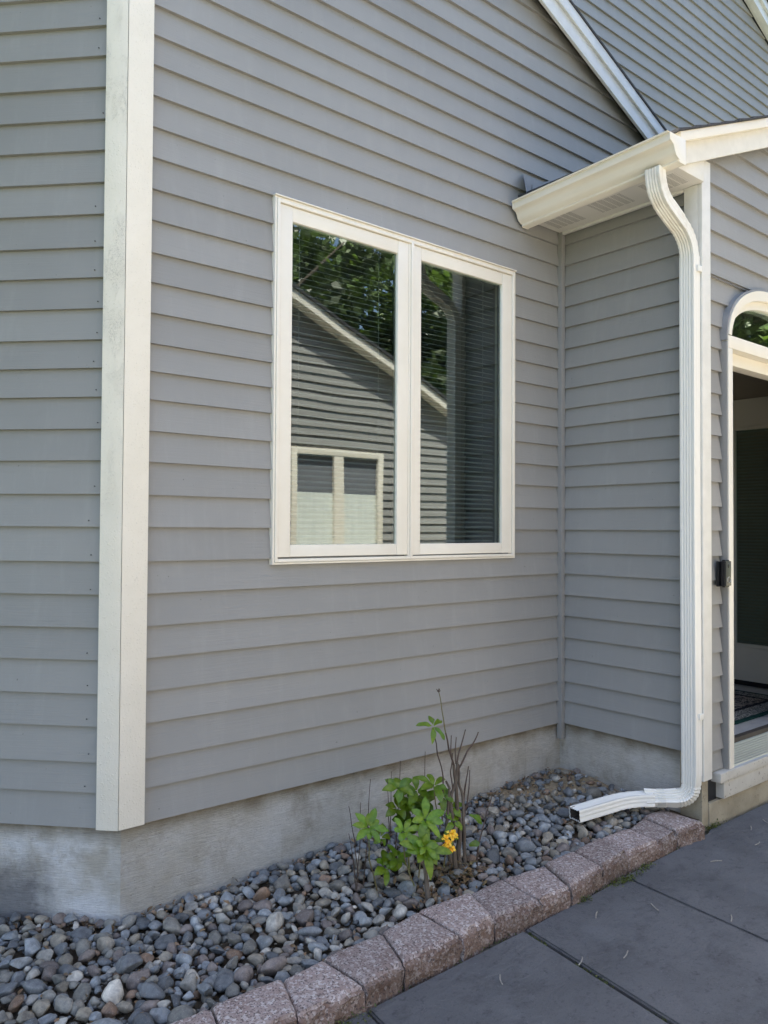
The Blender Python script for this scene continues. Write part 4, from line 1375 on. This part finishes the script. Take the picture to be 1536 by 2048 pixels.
for (x, y, a, lb) in CATS:
    V, F = [], []
    pts = []
    for i in range(15):
        s = (i / 14 - .5) * .055
        pts.append((x + math.cos(a) * s - math.sin(a) * .004 * math.sin(i * .22 + x * 9), y + math.sin(a) * s + math.cos(a) * .004 * math.sin(i * .22 + x * 9), -.0425 + .001 * (i % 2)))
    tube_vf(pts, [.0012 + .0014 * (i % 2) for i in range(15)], 5, V, F)
    tag(mesh('catkin', V, F, MT['cat'], None, True), lb, 'catkin', 'fallen catkins on the patio')

# ------------------------------------------------------------------ house across the yard (seen in the window glass)
nh = tag(empty('neighbour_house', (4.5, -5.9, -.1)), 'sunlit grey gabled house seen only as reflection in the window', 'house')
NYY = -5.9
def nr_z(x): return 4.40 - .425 * (x - 4.405) if x > 2.2 else 4.40 + .425 * (4.405 - 2.2) - .425 * (2.2 - x)
NX0, NX1 = -2.6, 7.32
nwx0, nwx1, nwz0, nwz1 = 4.40, 5.925, .95, 2.445
zz = .25
while zz < 5.3:
    e = .118
    def lim(z):
        r = 4.405 + (4.40 - z) / .425
        return min(NX1, r), max(NX0, 2.2 - (r - 2.2))
    (r0, l0), (r1, l1) = lim(zz), lim(zz + e)
    if r1 - l1 > .2:
        if zz + e > nwz0 and zz < nwz1:
            board(nh, (0, NYY, 0), (1, 0, 0), (0, 1, 0), l0, nwx0, l1, nwx0, zz, zz + e, LEDGE=.027)
            board(nh, (0, NYY, 0), (1, 0, 0), (0, 1, 0), nwx1, r0, nwx1, r1, zz, zz + e, LEDGE=.027)
        else:
            board(nh, (0, NYY, 0), (1, 0, 0), (0, 1, 0), l0, r0, l1, r1, zz, zz + e, LEDGE=.027)
    zz += e
prism('wall', [(NX0, -.1), (NX1, -.1), (NX1, nr_z(NX1) - .03), (2.2, nr_z(2.2001) - .03), (NX0, nr_z(NX0) - .03)], 'y', NYY - .22, NYY - .034, MT['siding'], nh)
for a, b in ((2.2001, NX1 + .05), (NX0 - .2, 2.1999)):
    prism('rake_board', [(a, nr_z(a) - .13), (b, nr_z(b) - .13), (b, nr_z(b)), (a, nr_z(a))], 'y', NYY + .16, NYY + .20, MT['vinyl'], nh)
    prism('rake_soffit', [(a, nr_z(a) - .125), (b, nr_z(b) - .125), (b, nr_z(b) - .11), (a, nr_z(a) - .11)], 'y', NYY + .001, NYY + .159, MT['trim'], nh)
    prism('roof', [(a, nr_z(a) + .001), (b, nr_z(b) + .001), (b, nr_z(b) + .04), (a, nr_z(a) + .04)], 'y', NYY - 7, NYY + .23, MT['shingle'], nh)
box('corner_board', NX1 - .001, NX1 + .05, NYY - .2, NYY + .022, -.1, nr_z(NX1) - .14, MT['trim'], nh)
nw = empty('neighbour_window', parent=nh)
frame('window_frame', nwx0, nwx1, nwz0, nwz1, NYY - .02, NYY + .04, .085, MT['vinyl'], nw)
box('window_mullion', 5.10, 5.26, NYY - .018, NYY + .035, nwz0 + .08, nwz1 - .08, MT['vinyl'], nw)
V, F = [], []
for i in range(60):
    x = nwx0 + .08 + (nwx1 - nwx0 - .16) * i / 59
    y = NYY - .018 + .005 * math.sin(i * 1.7)
    zt = 1.84
    V += [(x, y, nwz0 + .07), (x, y, zt)]
for i in range(59):
    F.append((i * 2, i * 2 + 2, i * 2 + 3, i * 2 + 1))
mesh('curtain', V, F, MT['curtain'], nw, True)
box('window_dark', nwx0 + .06, nwx1 - .06, NYY - .033, NYY - .030, nwz0 + .05, nwz1 - .05, MT['room'], nw)

# ------------------------------------------------------------------ trees behind that house, plus one added at the left to block sky light
def tree(x, y, h, rx, label, seed, n=5200, low=.22):
    r = random.Random(seed); g = np.random.default_rng(seed)
    o = tag(empty('tree', (x, y, -.12)), label, 'tree', 'trees behind the house across the yard')
    V, F = [], []
    tube_vf([(x, y, -.15), (x + .1, y, h * .25), (x - .05, y + .1, h * .5), (x, y, h * .85)], [.22, .17, .12, .04], 9, V, F)
    for i in range(9):
        a = r.uniform(0, 6.28); z0 = h * r.uniform(.25, .7)
        e = Vector((x + math.cos(a) * rx * .8, y + math.sin(a) * rx * .8, z0 + h * r.uniform(.05, .25)))
        tube_vf([(x, y, z0), ((x + e.x) / 2, (y + e.y) / 2, z0 + h * .08), e], [.07, .05, .015], 6, V, F)
    mesh('trunk', V, F, MT['trunk'], o, True)
    cl = []
    for i in range(46):
        u = Vector((r.gauss(0, 1), r.gauss(0, 1), r.gauss(0, 1))).normalized() * r.uniform(.45, 1.0)
        cl.append((x + u.x * rx, y + u.y * rx, h * (low + (1 - low) * .5) + u.z * h * (1 - low) * .5, r.uniform(.45, .95), r.uniform(.5, 1.5)))
    cl = np.array(cl)
    idx = g.integers(0, len(cl), n)
    d = g.normal(size=(n, 3)); d /= np.linalg.norm(d, axis=1)[:, None]
    P = cl[idx, :3] + d * (cl[idx, 3] * g.uniform(.3, 1, n) ** .5)[:, None]
    a = g.normal(size=(n, 3)); a /= np.linalg.norm(a, axis=1)[:, None]
    b = np.cross(a, g.normal(size=(n, 3))); b /= np.linalg.norm(b, axis=1)[:, None]
    s = g.uniform(.07, .17, n)[:, None]
    Vq = np.stack([P - a * s * .9, P + b * s * .5, P + a * s * 1.1, P - b * s * .5], 1).reshape(-1, 3)
    Fq = np.arange(n * 4).reshape(n, 4)
    k = (cl[idx, 4] * g.uniform(.7, 1.3, n))[:, None]
    col = np.concatenate([k * [1.05, 1, .9], np.ones((n, 1))], 1)
    np_mesh('crown', Vq, Fq, MT['tree_leaf'], o, False, np.repeat(col, 4, 0))
for i, (x, y, h, rx, lb) in enumerate((
    (3.0, -11.5, 9.0, 2.6, 'tall leafy tree reflected at the upper left of the window'),
    (6.3, -10.5, 8.5, 2.4, 'leafy tree reflected above the roof in the left pane'),
    (9.6, -9.6, 8.0, 2.3, 'dark leafy tree reflected in the right pane'),
    (12.5, -9.5, 8.5, 2.6, 'dark leafy tree reflected at the right edge of the window'),
    (15.5, -7.0, 9.0, 2.8, 'leafy tree reflected in the arched transom'),
    (17.0, -3.5, 9.0, 2.8, 'leafy tree far right of the entry reflected in transom'),
    (-7.5, .4, 8.5, 2.4, 'unseen leafy tree added left of the yard to shade the return wall'))):  # unseen tree added to keep sky light off the return wall
    tree(x, y, h, rx, lb, 100 + i, 15000, .12 if i > 1 else .25)
